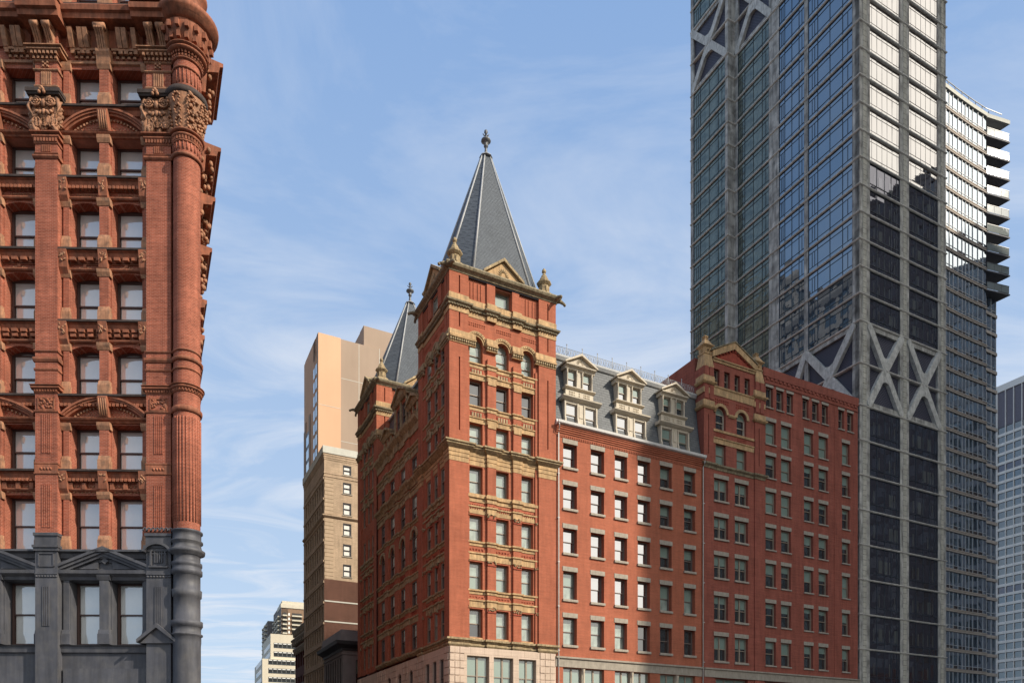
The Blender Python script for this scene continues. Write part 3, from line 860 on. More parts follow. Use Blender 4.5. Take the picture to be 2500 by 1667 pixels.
# its steep slate roof, and three gabled dormers
rf = MB(LEFT)
rf.prism_oz([(-.6, 34.4), (-1.6, 39.6), (-9.6, 39.6), (-9.6, 34.4)], TL, 21.0)
part('mansard_roof', rf, M['slate_big'], TCx)
rf = MB(LEFT); rf.prism_oz([(-1.5, 39.5), (-1.35, 39.5), (-1.35, 39.75), (-1.6, 39.85), (-9.6, 39.85), (-9.6, 39.6)], TL, 21.0); part('roof_edge', rf, M['lead'], TCx)
def side_dormer(u0, u1, z0, zE, zA, nw):
    d = MB(LEFT)
    n = nw; wd = (u1 - u0 - .5) / n; ops = []
    for k in range(n): ops.append((u0 + .3 + wd * k + .05, u0 + .3 + wd * (k + 1) - .15, z0 + .5, zE - .5))
    d.wall(u0, u1, z0, zE, ops, -.1, .4); d.box(u0, u0 + .02, -3, -.12, z0, zE); d.box(u1 - .02, u1, -3, -.12, z0, zE)
    o = part('dormer', d, M['brick'], TCx)
    for a_, b_, c_, e_ in ops: window(TCx, LEFT, a_, b_, c_, e_, -.18, 'sash', .4, ('g_dark', 'g_dark'), 'sash_g')
    p = MB(LEFT); uc = (u0 + u1) / 2
    p.prism_uz([(u0 - .25, zE + .05), (u1 + .25, zE + .05), (uc, zA - .2)], -3.2, .12)
    p.prism_oz([(-3, zE - .2), (.1, zE - .2), (.3, zE + .08), (-3, zE + .08)], u0 - .3, u1 + .3)
    for s_, q in ((-1, u0 - .35), (1, u1 + .35)): p.prism_uz([(q, zE + .08), (q, zE + .3), (uc, zA), (uc, zA - .26)], -3.25, .36)
    p.prism_oz([(-.2, z0 + .0), (.1, z0), (.3, z0 + .3), (-.2, z0 + .35)], u0 - .15, u1 + .15)
    for q in (u0 + .1, uc, u1 - .1): p.box(q - .12, q + .12, -.12, .06, z0 + .4, zE - .2)
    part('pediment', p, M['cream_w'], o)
side_dormer(10.9, 14.6, 34.5, 37.9, 39.3, 2)
side_dormer(7.85, 10.2, 32.1 + 2.3, 35.9, 36.9, 1)
side_dormer(15.9, 18.2, 34.4, 35.9, 36.9, 1)

# ---- the plain wing with the mansard, on the sunny street
WX0, WX1 = TW, 27.62
WC = [(11.15, 12.62), (14.14, 15.62), (16.83, 18.25), (19.5, 20.95), (22.18, 23.62), (25.18, 26.6)]
WR = [(12.60, 15.11), (16.76, 19.32), (20.98, 23.22), (25.03, 27.16), (28.79, 30.94)]
GB = [(11.15, 15.62), (16.83, 20.95), (22.18, 26.6)]
wm = MB()
ops = [(u0, u1, z0, z1) for u0, u1 in WC for z0, z1 in WR] + [(u0, u1, 7.4, 10.55) for u0, u1 in GB]
wm.wall(WX0, WX1, 0, 32.4, ops, 0, .6)
wm.box(WX0 + .1, WX1 - .05, -6, -1.3, 0, 32.3)
part('wall', wm, M['brick'], TCx, 'plain red brick wall of the mansard wing')
mirror = {(1, 4), (2, 4), (3, 4), (1, 3), (2, 3), (3, 3), (1, 2), (2, 2), (3, 2), (1, 1), (2, 1), (3, 1), (0, 4), (0, 3), (0, 2)}
for ci, (u0, u1) in enumerate(WC):
    for ri, (z0, z1) in enumerate(WR):
        if (ci, ri) in mirror: gl, lev = ('g_bright', 'g_bright'), .5
        elif ri == 1: gl, lev = ('g_blind', 'g_curt'), .5
        elif ri == 0: gl, lev = (('g_curt', 'g_dark'), 1) if ci < 3 else (('g_dark', 'g_dark'), .5)
        else: gl, lev = ('g_blind', 'g_dark'), rw.choice((.32, .42, .5, .3))
        window(TCx, FRONT, u0, u1, z0, z1, -.46, 'sash', lev, gl, 'sash_g', sill=(.22, .14, 'lintel'), lintel=(.42, .045, 'lintel'), wo=.0, ext=.07)
for u0, u1 in GB:
    uc = (u0 + u1) / 2
    window(TCx, FRONT, u0, uc - .16, 7.4, 10.55, -.34, 'twin', 1, ('g_blind', 'g_dark'), 'sash_t')
    window(TCx, FRONT, uc + .16, u1, 7.4, 10.55, -.34, 'twin', 1, ('g_blind', 'g_dark'), 'sash_t')
    m_ = MB(); m_.box(uc - .16, uc + .16, -.42, -.1, 7.4, 10.55); m_.lathe(uc, -.1, [(.12, 7.5), (.09, 7.7), (.08, 10.0), (.13, 10.1), (.17, 10.5)], 10); part('mullion', m_, M['trim'], TCx)
sb = MB(); sb.prism_oz([(-.05, 10.58), (.06, 10.58), (.06, 11.3), (.2, 11.36), (.2, 11.5), (-.05, 11.56)], WX0, WX1); part('stone_band', sb, M['lintel'], TCx)
# corbelled eaves in brick, then the white gutter
ev = MB()
for k in range(5): ev.prism_oz([(-.05, 31.62 + k * .16), (.03 + k * .075, 31.62 + k * .16), (.03 + k * .075, 31.76 + k * .16), (-.05, 31.78 + k * .16)], WX0, WX1)
dentils(ev, WX0 + .1, WX1 - .1, -.02, .06, 31.42, 31.6, .2, .5)
part('brick_eaves', ev, M['brick'], TCx)
gt = MB(); gt.prism_oz([(0, 32.42), (.42, 32.42), (.55, 32.5), (.58, 32.72), (.5, 32.76), (.45, 32.6), (0, 32.6)], WX0 - .02, WX1); gt.prism_oz([(-.4, 32.6), (.2, 32.6), (.12, 32.92), (-.4, 32.95)], WX0, WX1)
part('gutter', gt, M['white'], TCx)
for x, z1 in ((WX0 + .12, 31.9), (WX1 - .12, 31.9)):
    dp = MB(); dp.tube([(x, .45, 32.5), (x, .45, z1 + .2), (x + (.1 if x < 20 else -.0), .14, z1 - .3), (x + (.1 if x < 20 else 0), .14, 1)], .06, 8)
    for zz in range(4, 31, 4): dp.box(x + .0, x + .2, .02, .2, zz, zz + .06)
    part('downpipe', dp, M['white'], TCx)
mr = MB()
mr.prism_oz([(-.15, 32.6), (-.55, 34.6), (-1.15, 39.2), (-8, 39.4), (-8, 32.4)], WX0, WX1 - .05)
part('mansard_roof', mr, M['slate_big'], TCx)
me_ = MB(); me_.prism_oz([(-1.2, 39.02), (-.98, 39.06), (-.82, 39.3), (-.8, 39.46), (-1.1, 39.62), (-8, 39.75), (-8, 39.4)], WX0, WX1 - .05)
part('roof_edge', me_, M['lead'], TCx)
# iron cresting
ir = MB(); x = WX0 + .2; zz = 39.6; oo = -1.2
ir.tube([(WX0, oo, zz + .1), (WX1, oo, zz + .1)], .022, 5); ir.tube([(WX0, oo, zz + .78), (WX1, oo, zz + .78)], .022, 5)
while x < WX1 - .3:
    ir.tube([(x, oo, zz), (x, oo, zz + 1.12)], .035, 5); ir.blob(x, oo, zz + 1.14, .06, .06, .08)
    for k in range(3):
        c = x + .29 + k * .56
        for r_ in (.22, .1): ir.tube([(c + r_ * math.cos(rad(t)), oo, zz + .44 + r_ * 1.3 * math.sin(rad(t))) for t in range(0, 361, 40)], .016, 4)
        ir.tube([(c - .28, oo, zz + .1), (c, oo, zz + .78)], .014, 4); ir.tube([(c + .28, oo, zz + .1), (c, oo, zz + .78)], .014, 4)
        ir.tube([(c - .28, oo, zz + .78), (c, oo, zz + .1)], .014, 4); ir.tube([(c + .28, oo, zz + .78), (c, oo, zz + .1)], .014, 4)
    x += 1.7
part('iron_cresting', ir, M['lead'], TCx)
# the three two-storey dormers
for di, uc in enumerate((13.12, 18.75, 24.1)):
    hw = 1.78; o0 = -.12
    d = MB()
    z0, z1 = 32.75, 34.75                          # lower windows
    la = [(uc - 1.62, uc - .42), (uc + .44, uc + 1.62)]
    d.wall(uc - hw, uc + hw, z0 - .1, z1 + .25, [(a_, b_, z0, z1) for a_, b_ in la], o0, .3)
    d.box(uc - hw, uc - hw + .03, -1.6, o0, z0 - .1, z1 + .25); d.box(uc + hw - .03, uc + hw, -1.6, o0, z0 - .1, z1 + .25)
    for q in (uc - hw, uc - .42, uc + .3, uc + hw - .14):
        d.prism_oz([(o0, z0), (o0 + .22, z0), (o0 + .16, z0 + .5), (o0 + .08, z0 + .7), (o0 + .08, z1 + .1), (o0, z1 + .1)], q, q + .14)
    d.box(uc - .2, uc + .22, o0 - .01, o0 + .05, z0 + .3, z0 + .75); d.box(uc - .2, uc + .22, o0 - .01, o0 + .05, z0 + .85, z1 - .1)
    d.prism_oz([(-1.4, z1 + .24), (o0 + .1, z1 + .24), (o0 + .4, z1 + .42), (o0 + .42, z1 + .54), (-1.4, z1 + .6)], uc - hw - .3, uc + hw + .3)
    hb = 1.5; o1 = -.35                            # panel zone
    d.box(uc - hb, uc + hb, -1.6, o1, z1 + .55, z1 + 1.5)
    d.prism_oz([(-1.4, z1 + 1.45), (o1 + .1, z1 + 1.45), (o1 + .25, z1 + 1.55), (o1 + .25, z1 + 1.62), (-1.4, z1 + 1.66)], uc - hb - .15, uc + hb + .15)
    z2, z3 = z1 + 1.65, z1 + 3.2
    ua = [(uc - 1.28, uc - .36), (uc + .36, uc + 1.26)]
    d.wall(uc - 1.42, uc + 1.42, z2 - .02, z3 + .3, [(a_, b_, z2, z3) for a_, b_ in ua], o1 - .02, .3)
    d.box(uc - 1.42, uc - 1.40, -2.2, o1 - .02, z2, z3 + .3); d.box(uc + 1.40, uc + 1.42, -2.2, o1 - .02, z2, z3 + .3)
    for q in (uc - 1.36, uc - .33, uc + .28, uc + 1.31):
        d.lathe(q, o1 + .06, [(.09, z2), (.07, z2 + .15), (.06, z3 - .35), (.1, z3 - .3), (.07, z3 - .2), (.1, z3 - .02), (.12, z3 + .05)], 8)
    d.prism_oz([(-2.2, z3 + .05), (o1 + .08, z3 + .05), (o1 + .12, z3 + .2), (o1 + .38, z3 + .32), (o1 + .4, z3 + .42), (-2.2, z3 + .48)], uc - 1.62, uc + 1.62)
    zA = z3 + 1.45
    d.prism_uz([(uc - 1.6, z3 + .42), (uc + 1.6, z3 + .42), (uc, zA - .12)], -2.4, o1 + .14)
    dm = part('dormer', d, M['trim'], TCx, ['leftmost dormer of the mansard', 'middle dormer of the mansard', 'rightmost dormer of the mansard'][di])
    r_ = MB()
    for s_ in (-1, 1): r_.prism_uz([(uc + s_ * 1.78, z3 + .42), (uc + s_ * 1.78, z3 + .56), (uc, zA + .08), (uc, zA - .12)], -2.5, o1 + .46)
    for k in range(9):
        t = rad(20 * k + 10); r_.blob(uc + .30 * math.cos(t), o1 + .15, z3 + .62 + .36 * math.sin(t), .17, .045, .035, 5, t)
    part('pediment', r_, M['trim'], dm)
    cv = MB()
    for q0, q1 in ((uc - 1.15, uc - .45), (uc - .12, uc + .12), (uc + .42, uc + 1.15)): relief(cv, q0, q1, z1 + .68, z1 + 1.32, o1, 4 if q1 - q0 > .5 else 1, 3, .09)
    part('carved_panel', cv, M['trim'], dm)
    bright = di < 2
    for a_, b_ in la: window(TCx, FRONT, a_, b_, z0, z1, o0 - .12, 'sash', .55 if not bright else .5, ('g_bright', 'g_bright') if bright else ('g_blind', 'g_dark'), 'sash_t')
    for k, (a_, b_) in enumerate(ua): window(TCx, FRONT, a_, b_, z2, z3, o1 - .12, 'sash', .5, ('g_blind', 'g_bright') if bright else ('g_blind', 'g_dark'), 'sash_t')

# ---------------------------------------------------------------- the plainer brick annex next to it
AX = thing('brick_annex', 'plain red brick annex with a cream gable, left of the tall glass tower', 'building', (C0[0] + RX * 27.65, C0[1] + RY * 27.65, 0), TH)
A0 = 27.65
def X(u): return u - A0
AR = [(12.28, 14.85), (16.47, 18.96), (20.67, 23.17), (24.66, 27.03), (28.56, 30.86), (32.33, 34.71), (35.94, 38.38)]
AC = [(36.36, 37.86), (38.66, 40.12), (42.15, 43.55), (44.45, 45.9), (48.25, 49.5)]
TR = [(36.42, 37.42), (37.95, 38.98), (39.5, 40.45), (41.92, 42.84), (43.42, 44.43), (44.97, 45.93), (47.65, 48.55), (49.12, 50.1)]
PR = [(12.28, 14.85), (16.47, 18.96), (20.8, 23.1), (24.8, 27.03), (28.7, 30.95)]
PC = [(29.08, 30.98), (31.9, 33.72)]
aw = MB()
ops = [(X(a), X(b), c, d) for a, b in AC for c, d in AR] + [(X(a), X(b), 39.85, 42.0) for a, b in TR]
ops += [(X(36.4), X(40.2), 7.4, 10.5), (X(42.2), X(45.9), 7.4, 10.5)]
aw.wall(X(35.95), X(50.9), 0, 43.6, ops, -.12, .5)
aw.prism_uz([(X(46.93), 11.5), (X(46.97), 11.5), (X(46.97), 43.7), (X(46.93), 43.7)], -.12, -.08)
aw.box(X(27.75), X(50.9), -14, -1.4, 0, 43.5)
part('wall', aw, M['brick_dull'], AX)
cp = MB(); cp.box(X(35.95), X(50.95), -.4, -.02, 43.6, 43.95); dentils(cp, X(36.3), X(50.8), -.14, -.03, 42.78, 43.02, .62, .55)
cp.prism_oz([(-.15, 42.35), (-.04, 42.35), (-.04, 42.45), (-.15, 42.47)], X(35.95), X(50.92)); cp.prism_oz([(-.15, 43.05), (-.02, 43.05), (-.02, 43.6), (-.15, 43.6)], X(35.95), X(50.93))
part('parapet', cp, M['brick_dull'], AX)
for ci, (a, b) in enumerate(AC):
    for ri, (c, d) in enumerate(AR):
        window(AX, FRONT, X(a), X(b), c, d, -.40, 'sash', rw.choice((.28, .35, .42, .5, .2, 1)) if ri != 6 else 1, ('g_blind', 'g_dark'), 'sash_t', sill=(.14, .12, 'lintel'), lintel=(.40, .04, 'lintel'), wo=-.12, ext=.06)
for a, b in TR: window(AX, FRONT, X(a), X(b), 39.85, 42.0, -.40, 'sash', .5, ('g_dark', 'g_dark'), 'sash_t', sill=(.13, .12, 'lintel'), lintel=(.28, .04, 'lintel'), wo=-.12, ext=.08)
for a, b in ((36.4, 40.2), (42.2, 45.9)): window(AX, FRONT, X(a), X(b), 7.4, 10.5, -.4, 'triple', 1, ('g_blind', 'g_dark'), 'sash_t')
# pavilion below the gable
pv = MB()
ops = [(X(a), X(b), c, d) for a, b in PC for c, d in PR]
AW_ = [(29.28, 30.65), (32.15, 33.5)]
ops += [(X(a), X(b), 32.42, 34.5) for a, b in AW_] + [(X(a), X(b), 36.0, 38.3, .67) for a, b in AW_]
TOP4 = [(29.08, 29.8), (30.45, 31.2), (31.86, 32.6), (33.25, 34.0)]
ops += [(X(a), X(b), 40.35, 42.1) for a, b in TOP4]
ops += [(X(29.3), X(33.7), 7.4, 10.5)]
pv.wall(X(28.9), X(34.6), 0, 42.8, ops, .0, .45)
pv.wall(X(27.65), X(28.9), 0, 41.9, [(X(28.2), X(28.3), 33.2, 37.2)], .12, .2); pv.wall(X(34.6), X(35.95), 0, 41.9, [(X(35.15), X(35.25), 33.2, 37.2)], .12, .2)
for q in (28.9, 34.6, 35.95): pv.poly([(X(q), .12, 0), (X(q), -.15, 0), (X(q), -.15, 42.8), (X(q), .12, 42.8)])
pv.poly([(0, .12, 0), (0, -3.2, 0), (0, -3.2, 42), (0, .12, 42)])
pv.box(X(28.15), X(28.35), -.1, .0, 33, 37.4); pv.box(X(35.1), X(35.3), -.1, .0, 33, 37.4)
for q in (27.65, 34.6):                            # shafts of the pilasters
    for zz0, zz1 in ((38.75, 40.1), (41.1, 42.0)):
        pv.box(X(q) + .05, X(q) + .55, .1, .2, zz0, zz1); pv.box(X(q) + .72, X(q) + 1.24, .1, .2, zz0, zz1)
part('wall', pv, M['brick_dull'], AX, 'brick pavilion wall below the gable')
for a, b in PC:
    for c, d in PR: window(AX, FRONT, X(a), X(b), c, d, -.32, 'twin', rw.choice((.3, .42, .5)), ('g_blind', 'g_dark'), 'sash_t', sill=(.2, .13, 'lintel'), lintel=(.42, .05, 'lintel'), wo=0, ext=.06)
for a, b in AW_:
    window(AX, FRONT, X(a), X(b), 32.42, 34.5, -.32, 'sash', 1, ('g_blind', 'g_dark'), 'sash_t')
    window(AX, FRONT, X(a), X(b), 36.0, 38.3, -.32, 'sash', .3, ('g_blind', 'g_dark'), 'trim', .67)
for a, b in TOP4: window(AX, FRONT, X(a), X(b), 40.35, 42.1, -.32, 'sash', .5, ('g_dark', 'g_dark'), 'sash_t')
window(AX, FRONT, X(29.3), X(33.7), 7.4, 10.5, -.4, 'triple', 1, ('g_blind', 'g_dark'), 'sash_t')
sb = MB(); sb.prism_oz([(-.2, 10.58), (.18, 10.58), (.18, 11.3), (.3, 11.36), (.3, 11.5), (-.2, 11.56)], .02, X(50.9)); part('stone_band', sb, M['lintel'], AX)
c = MB()
PJ = [(0, -3), (0, .12), (X(28.9), .12), (X(28.9), 0), (X(34.6), 0), (X(34.6), .12), (X(35.95), .12), (X(35.95), -.15)]
c.sweep(PJ, [(-.05, 31.75), (.06, 31.75), (.1, 31.95), (.3, 32.1), (.32, 32.25), (-.05, 32.38)])
part('cornice', c, M['olive'], AX)
c = MB()
c.sweep(PJ[3:5], [(-.05, 42.75), (.08, 42.75), (.12, 42.95), (.22, 43.0), (.22, 43.1), (-.05, 43.15)])
c.prism_oz([(-.05, 39.4), (.05, 39.4), (.05, 40.1), (.14, 40.2), (.14, 40.32), (-.05, 40.36)], X(28.9), X(34.6))
c.prism_oz([(-.05, 34.5), (.04, 34.5), (.04, 34.95), (.12, 35.0), (.12, 35.1), (-.05, 35.14)], X(28.95), X(34.55))
c.prism_oz([(-.05, 35.65), (.1, 35.68), (.12, 35.9), (-.05, 35.98)], X(28.95), X(34.55))
for q0, q1 in ((27.6, 28.95), (34.55, 36.0)):
    a_, b_ = X(q0), X(q1)
    for z0, big_ in ((37.75, .12), (40.25, .12)):
        c.sweep([(a_, -1), (a_, .12), (b_, .12), (b_, -.15)], [(-.05, z0), (.08, z0), (.24, z0 + .14), (.26, z0 + .26), (.08, z0 + .34), (.06, z0 + .85), (-.05, z0 + .9)])
    c.sweep([(a_, -1), (a_, .12), (b_, .12), (b_, -.15)], [(-.05, 39.3), (.05, 39.3), (.05, 39.85), (-.05, 39.88)])
for a, b in AW_:
    uc, hw = X((a + b) / 2), (b - a) / 2
    c.arch_band(uc, 37.63, hw + .02, hw + .32, -.05, .12)
c.prism_oz([(-.05, 37.45), (.1, 37.45), (.2, 37.6), (.2, 37.72), (-.05, 37.78)], X(30.95), X(31.85))
zA = 45.3; gc = X(31.72)
for s_ in (-1, 1): c.prism_uz([(gc + s_ * 3.0, 43.1), (gc + s_ * 3.0, 43.72), (gc, zA), (gc, zA - .72)], -.5, .22)
part('stone_trim', c, M['cream'], AX)
g = MB(); g.prism_uz([(gc - 2.9, 43.05), (gc + 2.9, 43.05), (gc, zA - .4)], -.6, .0)
g.prism_uz([(gc - 2.2, 43.2), (gc + 2.2, 43.2), (gc, 44.25)], -.1, .07)
for s_ in (-1, 1):
    for k in range(6):
        t = (k + .5) / 6; g.box(gc + s_ * 2.5 * (1 - t) - .13, gc + s_ * 2.5 * (1 - t) + .13, -.05, .12, 43.35 + 1.15 * t - .1, 43.35 + 1.15 * t + .12)
part('gable', g, M['brick_carved'], AX)
r_ = MB()
for s_ in (-1, 1): r_.prism_uz([(gc + s_ * 3.15, 43.72), (gc + s_ * 3.15, 43.84), (gc, zA + .12), (gc, zA)], -9, .3)
r_.prism_uz([(gc - 3.1, 43.0), (gc + 3.1, 43.0), (gc, zA - .2)], -9, -.6)
part('roof', r_, M['olive'], AX)
dk = MB()
for a_, b_ in ((29.15, 31.1), (32.0, 33.9)): relief(dk, X(a_), X(b_), 38.65, 39.15, 0, 7, 2, .06)
for a_, b_ in ((29.3, 30.6), (32.2, 33.5)): relief(dk, X(a_), X(b_), 35.2, 35.6, 0, 8, 2, .05)
part('terracotta_panel', dk, M['brick_carved'], AX)
for q in (28.28, 35.27):
    p = MB(); x = X(q)
    p.box(x - .62, x + .62, -1.1, .18, 41.95, 42.25)
    p.frustum(x, -.45, 42.25, 43.35, .6, .6, .46, .46); p.box(x - .52, x + .52, -.97, .07, 43.35, 43.47)
    p.box(x - .44, x + .44, -.89, -.01, 43.47, 44.05); p.frustum(x, -.45, 44.05, 44.2, .46, .46, .66, .66); p.box(x - .66, x + .66, -1.11, .21, 44.2, 44.28)
    p.frustum(x, -.45, 44.28, 45.02, .6, .6, .17, .17); p.box(x - .24, x + .24, -.69, -.21, 45.02, 45.1); p.box(x - .15, x + .15, -.6, -.3, 45.1, 45.22); p.box(x - .24, x + .24, -.69, -.21, 45.22, 45.3)
    p.lathe(x, .0, [(.14, 43.75), (.14, 43.76)], 10)
    for s_ in (0,): p.tube([(x + .13 * math.cos(rad(t)), .02, 43.78 + .13 * math.sin(rad(t))) for t in range(0, 361, 45)], .035, 5); p.tube([(x - .46, -.45 + .13 * math.cos(rad(t)), 43.78 + .13 * math.sin(rad(t))) for t in range(0, 361, 45)], .035, 5)
    part('pinnacle', p, M['cream'], AX)
# brick party wall that rises behind the mansard
pw = MB(); pw.prism_oz([(-.9, 32), (-.9, 41.0), (-4.5, 42.6), (-9, 42.6), (-9, 32)], .02, .45); part('side_wall', pw, M['brick_dull'], AX)
# ---------------------------------------------------------------- the ornate orange brick building on the left
PA = rad(1.15)
PB = thing('ornate_building', 'ornate orange brick and terracotta building with round corner column and grey painted base', 'building', (-27.1, 38.75, .02), PA)
PB.scale = (1, 1, .987)
UA, UB, UC = (.43, 2.03), (3.86, 5.44), (6.0, 7.6)
P1 = (2.27, 3.42); P2 = (8.0, 9.27); CCX, CCO, CR_ = 9.98, .12, .66
PD = .42                                          # how far the big pilasters stand out
# (sill, head, rise, kind) of every storey
ST = [(8.08, 11.48, 0), (13.06, 16.05, 0), (17.30, 19.8, 0), (21.27, 23.98, .22), (25.2, 27.88, .14), (29.0, 31.62, .14), (32.8, 35.02, .0), (36.57, 38.75, 0), (41.9, 44.2, 0)]
def pwall(z0, z1, ops, mat):
    b = MB(); b.wall(-1.0, 8.0, z0, z1, ops, 0, .72); part('wall', b, M[mat], PB)
gw = MB(); ops = [(a, b, ST[0][0], ST[0][1], 0) for a, b in (UA, UB, UC)]
gw.wall(-1.0, 8.0, 0, 13.06, ops, 0, .72)
gw.box(UB[0] - .3, UC[1] + .3, -.02, .16, 0, 6.8)
part('painted_wall', gw, M['greypaint'], PB)
bwall = MB(); ops = [(a, b, s[0], s[1], s[2]) for a, b in (UA, UB, UC) for s in ST[1:]]
bwall.wall(-1.0, 8.0, 13.06, 45, ops, 0, .72)
bwall.wall(9.2, 9.6, 13.06, 45, (), .0, .1)
part('wall', bwall, M['brick_p'], PB)
for a, b in (UA, UB, UC):
    for i, (z0, z1, rs) in enumerate(ST):
        window(PB, FRONT, a + .02, b - .02, z0 + .02, z1, -.60, 'sash', 1, ('g_pot', 'g_dark'), 'sash', rs)
for k in (-1,):                                    # body behind the street fronts
    bb = MB(); bb.prism_uo([(-1.5, -.9), (9.2, -.9), (9.2 - 14, -.9 - 26), (-15, -26)], 0, 46); part('inner_wall', bb, M['brick_p'], PB)

# --- big pilasters
def zproud(z): return z if z < 35.3 else 35.3 + (z - 35.3) * .87
def pilaster(u0, u1, capseed):
    MB.zm = zproud
    g = MB(); z0, z1 = 0, 13.0
    g.box(u0, u1, -.05, PD, 0, 13.3)
    g.box(u0 - .06, u1 + .06, -.05, PD + .08, 12.95, 13.12); g.box(u0 - .1, u1 + .1, -.05, PD + .14, 13.12, 13.25)
    g.box(u0 - .02, u1 + .02, -.05, PD + .04, 13.25, 13.75); g.box(u0 - .06, u1 + .06, -.05, PD + .10, 13.75, 13.9)
    m = (u0 + u1) / 2
    for k in range(4): g.box(m - .19 + .1 * k, m - .13 + .1 * k, PD - .01, PD + .04, 9.0, 11.1)
    g.box(u0, u1, PD, PD + .05, 11.72, 11.8)
    for k in range(8): g.blob(u0 + .07 + (u1 - u0 - .14) * k / 7, PD + .02, 11.62, .08, .04, .06)
    for a_, b_, c_, d_ in ((u0 + .16, u1 - .16, 12.8, 12.86), (u0 + .16, u1 - .16, 12.12, 12.18), (u0 + .16, u0 + .22, 12.12, 12.86), (u1 - .22, u1 - .16, 12.12, 12.86)): g.box(a_, b_, PD, PD + .05, c_, d_)
    part('pilaster_base', g, M['greypaint'], PB)
    p = MB()
    p.box(u0, u1, -.05, PD, 13.9, 45)
    for zz0, zz1 in ((14.2, 16.45), (18.1, 20.15)):
        for k in range(5): p.box(m - .22 + .1 * k, m - .165 + .1 * k, PD, PD + .035, zz0, zz1)
    part('pilaster', p, M['brick_p'], PB)
    t = MB()
    def ring(z, h, o): t.prism_oz([(-.05, z), (PD + o * .4, z), (PD + o, z + h * .5), (PD + o, z + h), (-.05, z + h)], u0 - o, u1 + o)
    ring(16.98, .09, .05); t.box(u0 - .02, u1 + .02, -.05, PD + .035, 17.07, 17.5)
    for k in range(4): t.blob(m - .24 + .16 * k, PD + .05, 17.28, .08, .03, .09, 4, .6)
    ring(17.5, .10, .05)
    ring(20.25, .10, .05)
    for a_, b_, c_, d_ in ((m - .44, m + .44, 20.98, 21.04), (m - .44, m + .44, 20.36, 20.42), (m - .44, m - .38, 20.36, 21.04), (m + .38, m + .44, 20.36, 21.04)): t.box(a_, b_, PD, PD + .05, c_, d_)
    carved(t, m - .36, m + .36, 20.44, 20.96, PD + .01, .06, 26, capseed)
    ring(21.25, .08, .05); dentils(t, u0 - .05, u1 + .05, PD - .02, PD + .10, 21.33, 21.43, .13, .55); ring(21.43, .14, .16); ring(21.6, .06, .2)
    ring(22.45, .12, .05); ring(22.92, .22, .09); ring(23.42, .1, .06)
    ring(33.62, .16, .1); ring(33.86, .06, .05)
    for k in range(5): t.box(m - .22 + .1 * k, m - .165 + .1 * k, PD, PD + .035, 33.98, 34.34)
    ring(34.38, .09, .05); dentils(t, u0 - .04, u1 + .04, PD - .02, PD + .1, 34.48, 34.66, .14, .6); ring(34.66, .14, .12); ring(34.86, .1, .2)
    part('pilaster_moulding', t, M['terra'], PB)
    # capital: flaring bell, two volutes, leaves, abacus
    c = MB(); zc = 34.98
    c.frustum(m, PD - .35, zc, 37.0, (u1 - u0) / 2 - .04, .36, (u1 - u0) / 2 + .12, .5)
    fo = PD + .06
    for s_ in (-1, 1):
        cx_, cz_ = m + s_ * .40, 36.55
        c.tube([(cx_ + s_ * (.30 - .27 * q / 22) * math.cos(rad(90 + q * 36)), fo + .22, cz_ + (.30 - .27 * q / 22) * math.sin(rad(90 + q * 36))) for q in range(23)], .055, 6)
        c.tube([(m + s_ * .62, fo + .1, 36.9), (m + s_ * .78, fo + .15, 36.3), (m + s_ * .62, fo + .12, 35.8), (m + s_ * .5, fo, 35.4)], [.09, .1, .08, .05], 6)
        for (lx, lz, r_) in ((.42, 35.42, .24), (0, 35.42, .22)):
            c.tube([(m + s_ * lx + r_ * math.cos(rad(q)) * .9, fo + .1, lz + r_ * 1.25 * math.sin(rad(q))) for q in range(-60, 241, 30)], .045, 6)
            for q in range(5): c.blob(m + s_ * lx, fo + .12, lz - .2 + q * .1, .1 - .012 * q, .05, .07)
        c.blob(m + s_ * .2, fo + .18, 35.95, .1, .08, .16, 6, s_ * .5); c.blob(m + s_ * .36, fo + .16, 36.02, .12, .07, .1, 6, -s_ * .7)
    c.blob(m, fo + .16, 36.5, .17, .13, .26); c.blob(m, fo + .14, 36.0, .13, .1, .2); c.box(m - .1, m + .1, PD, fo + .1, 35.6, 35.95)
    carved(c, u0 - .1, u1 + .1, 35.1, 36.9, fo + .02, .14, 70, capseed)
    # the same leaves on the returns
    for q in range(34):
        rr = random.Random(q + capseed); c.blob(u1 + rr.uniform(-.02, .16), rr.uniform(-.1, PD), rr.uniform(35.1, 36.9), .1, .12, .14, 5, rr.uniform(-1, 1))
    for q in range(5): c.blob(m + [-.12, .12, 0, -.07, .07][q], PD + .42, [37.0, 37.0, 37.25, 37.15, 37.15][q], .09, .08, .11)
    part('capital', c, M['terra_l'], PB)
    a = MB(); a.prism_oz([(-.05, 36.95), (PD + .30, 36.98), (PD + .34, 37.1), (-.05, 37.1)], u0 - .26, u1 + .26); a.box(u0 - .30, u1 + .30, -.05, PD + .38, 37.1, 37.32)
    part('abacus', a, M['terra_d'], PB)
    # upper pilaster and double brackets under the main cornice
    t = MB(); mm = m
    ring2 = lambda z, h, o: t.prism_oz([(-.05, z), (PD + o * .4, z), (PD + o, z + h * .5), (PD + o, z + h), (-.05, z + h)], u0 - o, u1 + o)
    ring2(37.42, .14, .05); ring2(37.7, .1, .04)
    for k in range(5): t.box(mm - .24 + .11 * k, mm - .175 + .11 * k, PD, PD + .05, 37.82, 38.6)
    ring2(38.66, .1, .07)
    for k in range(9): (k % 2 == 0) and t.box(mm - .17 + .11 * (k % 3), mm - .08 + .11 * (k % 3), PD, PD + .09, 38.88 + .11 * (k // 3), 38.98 + .11 * (k // 3))
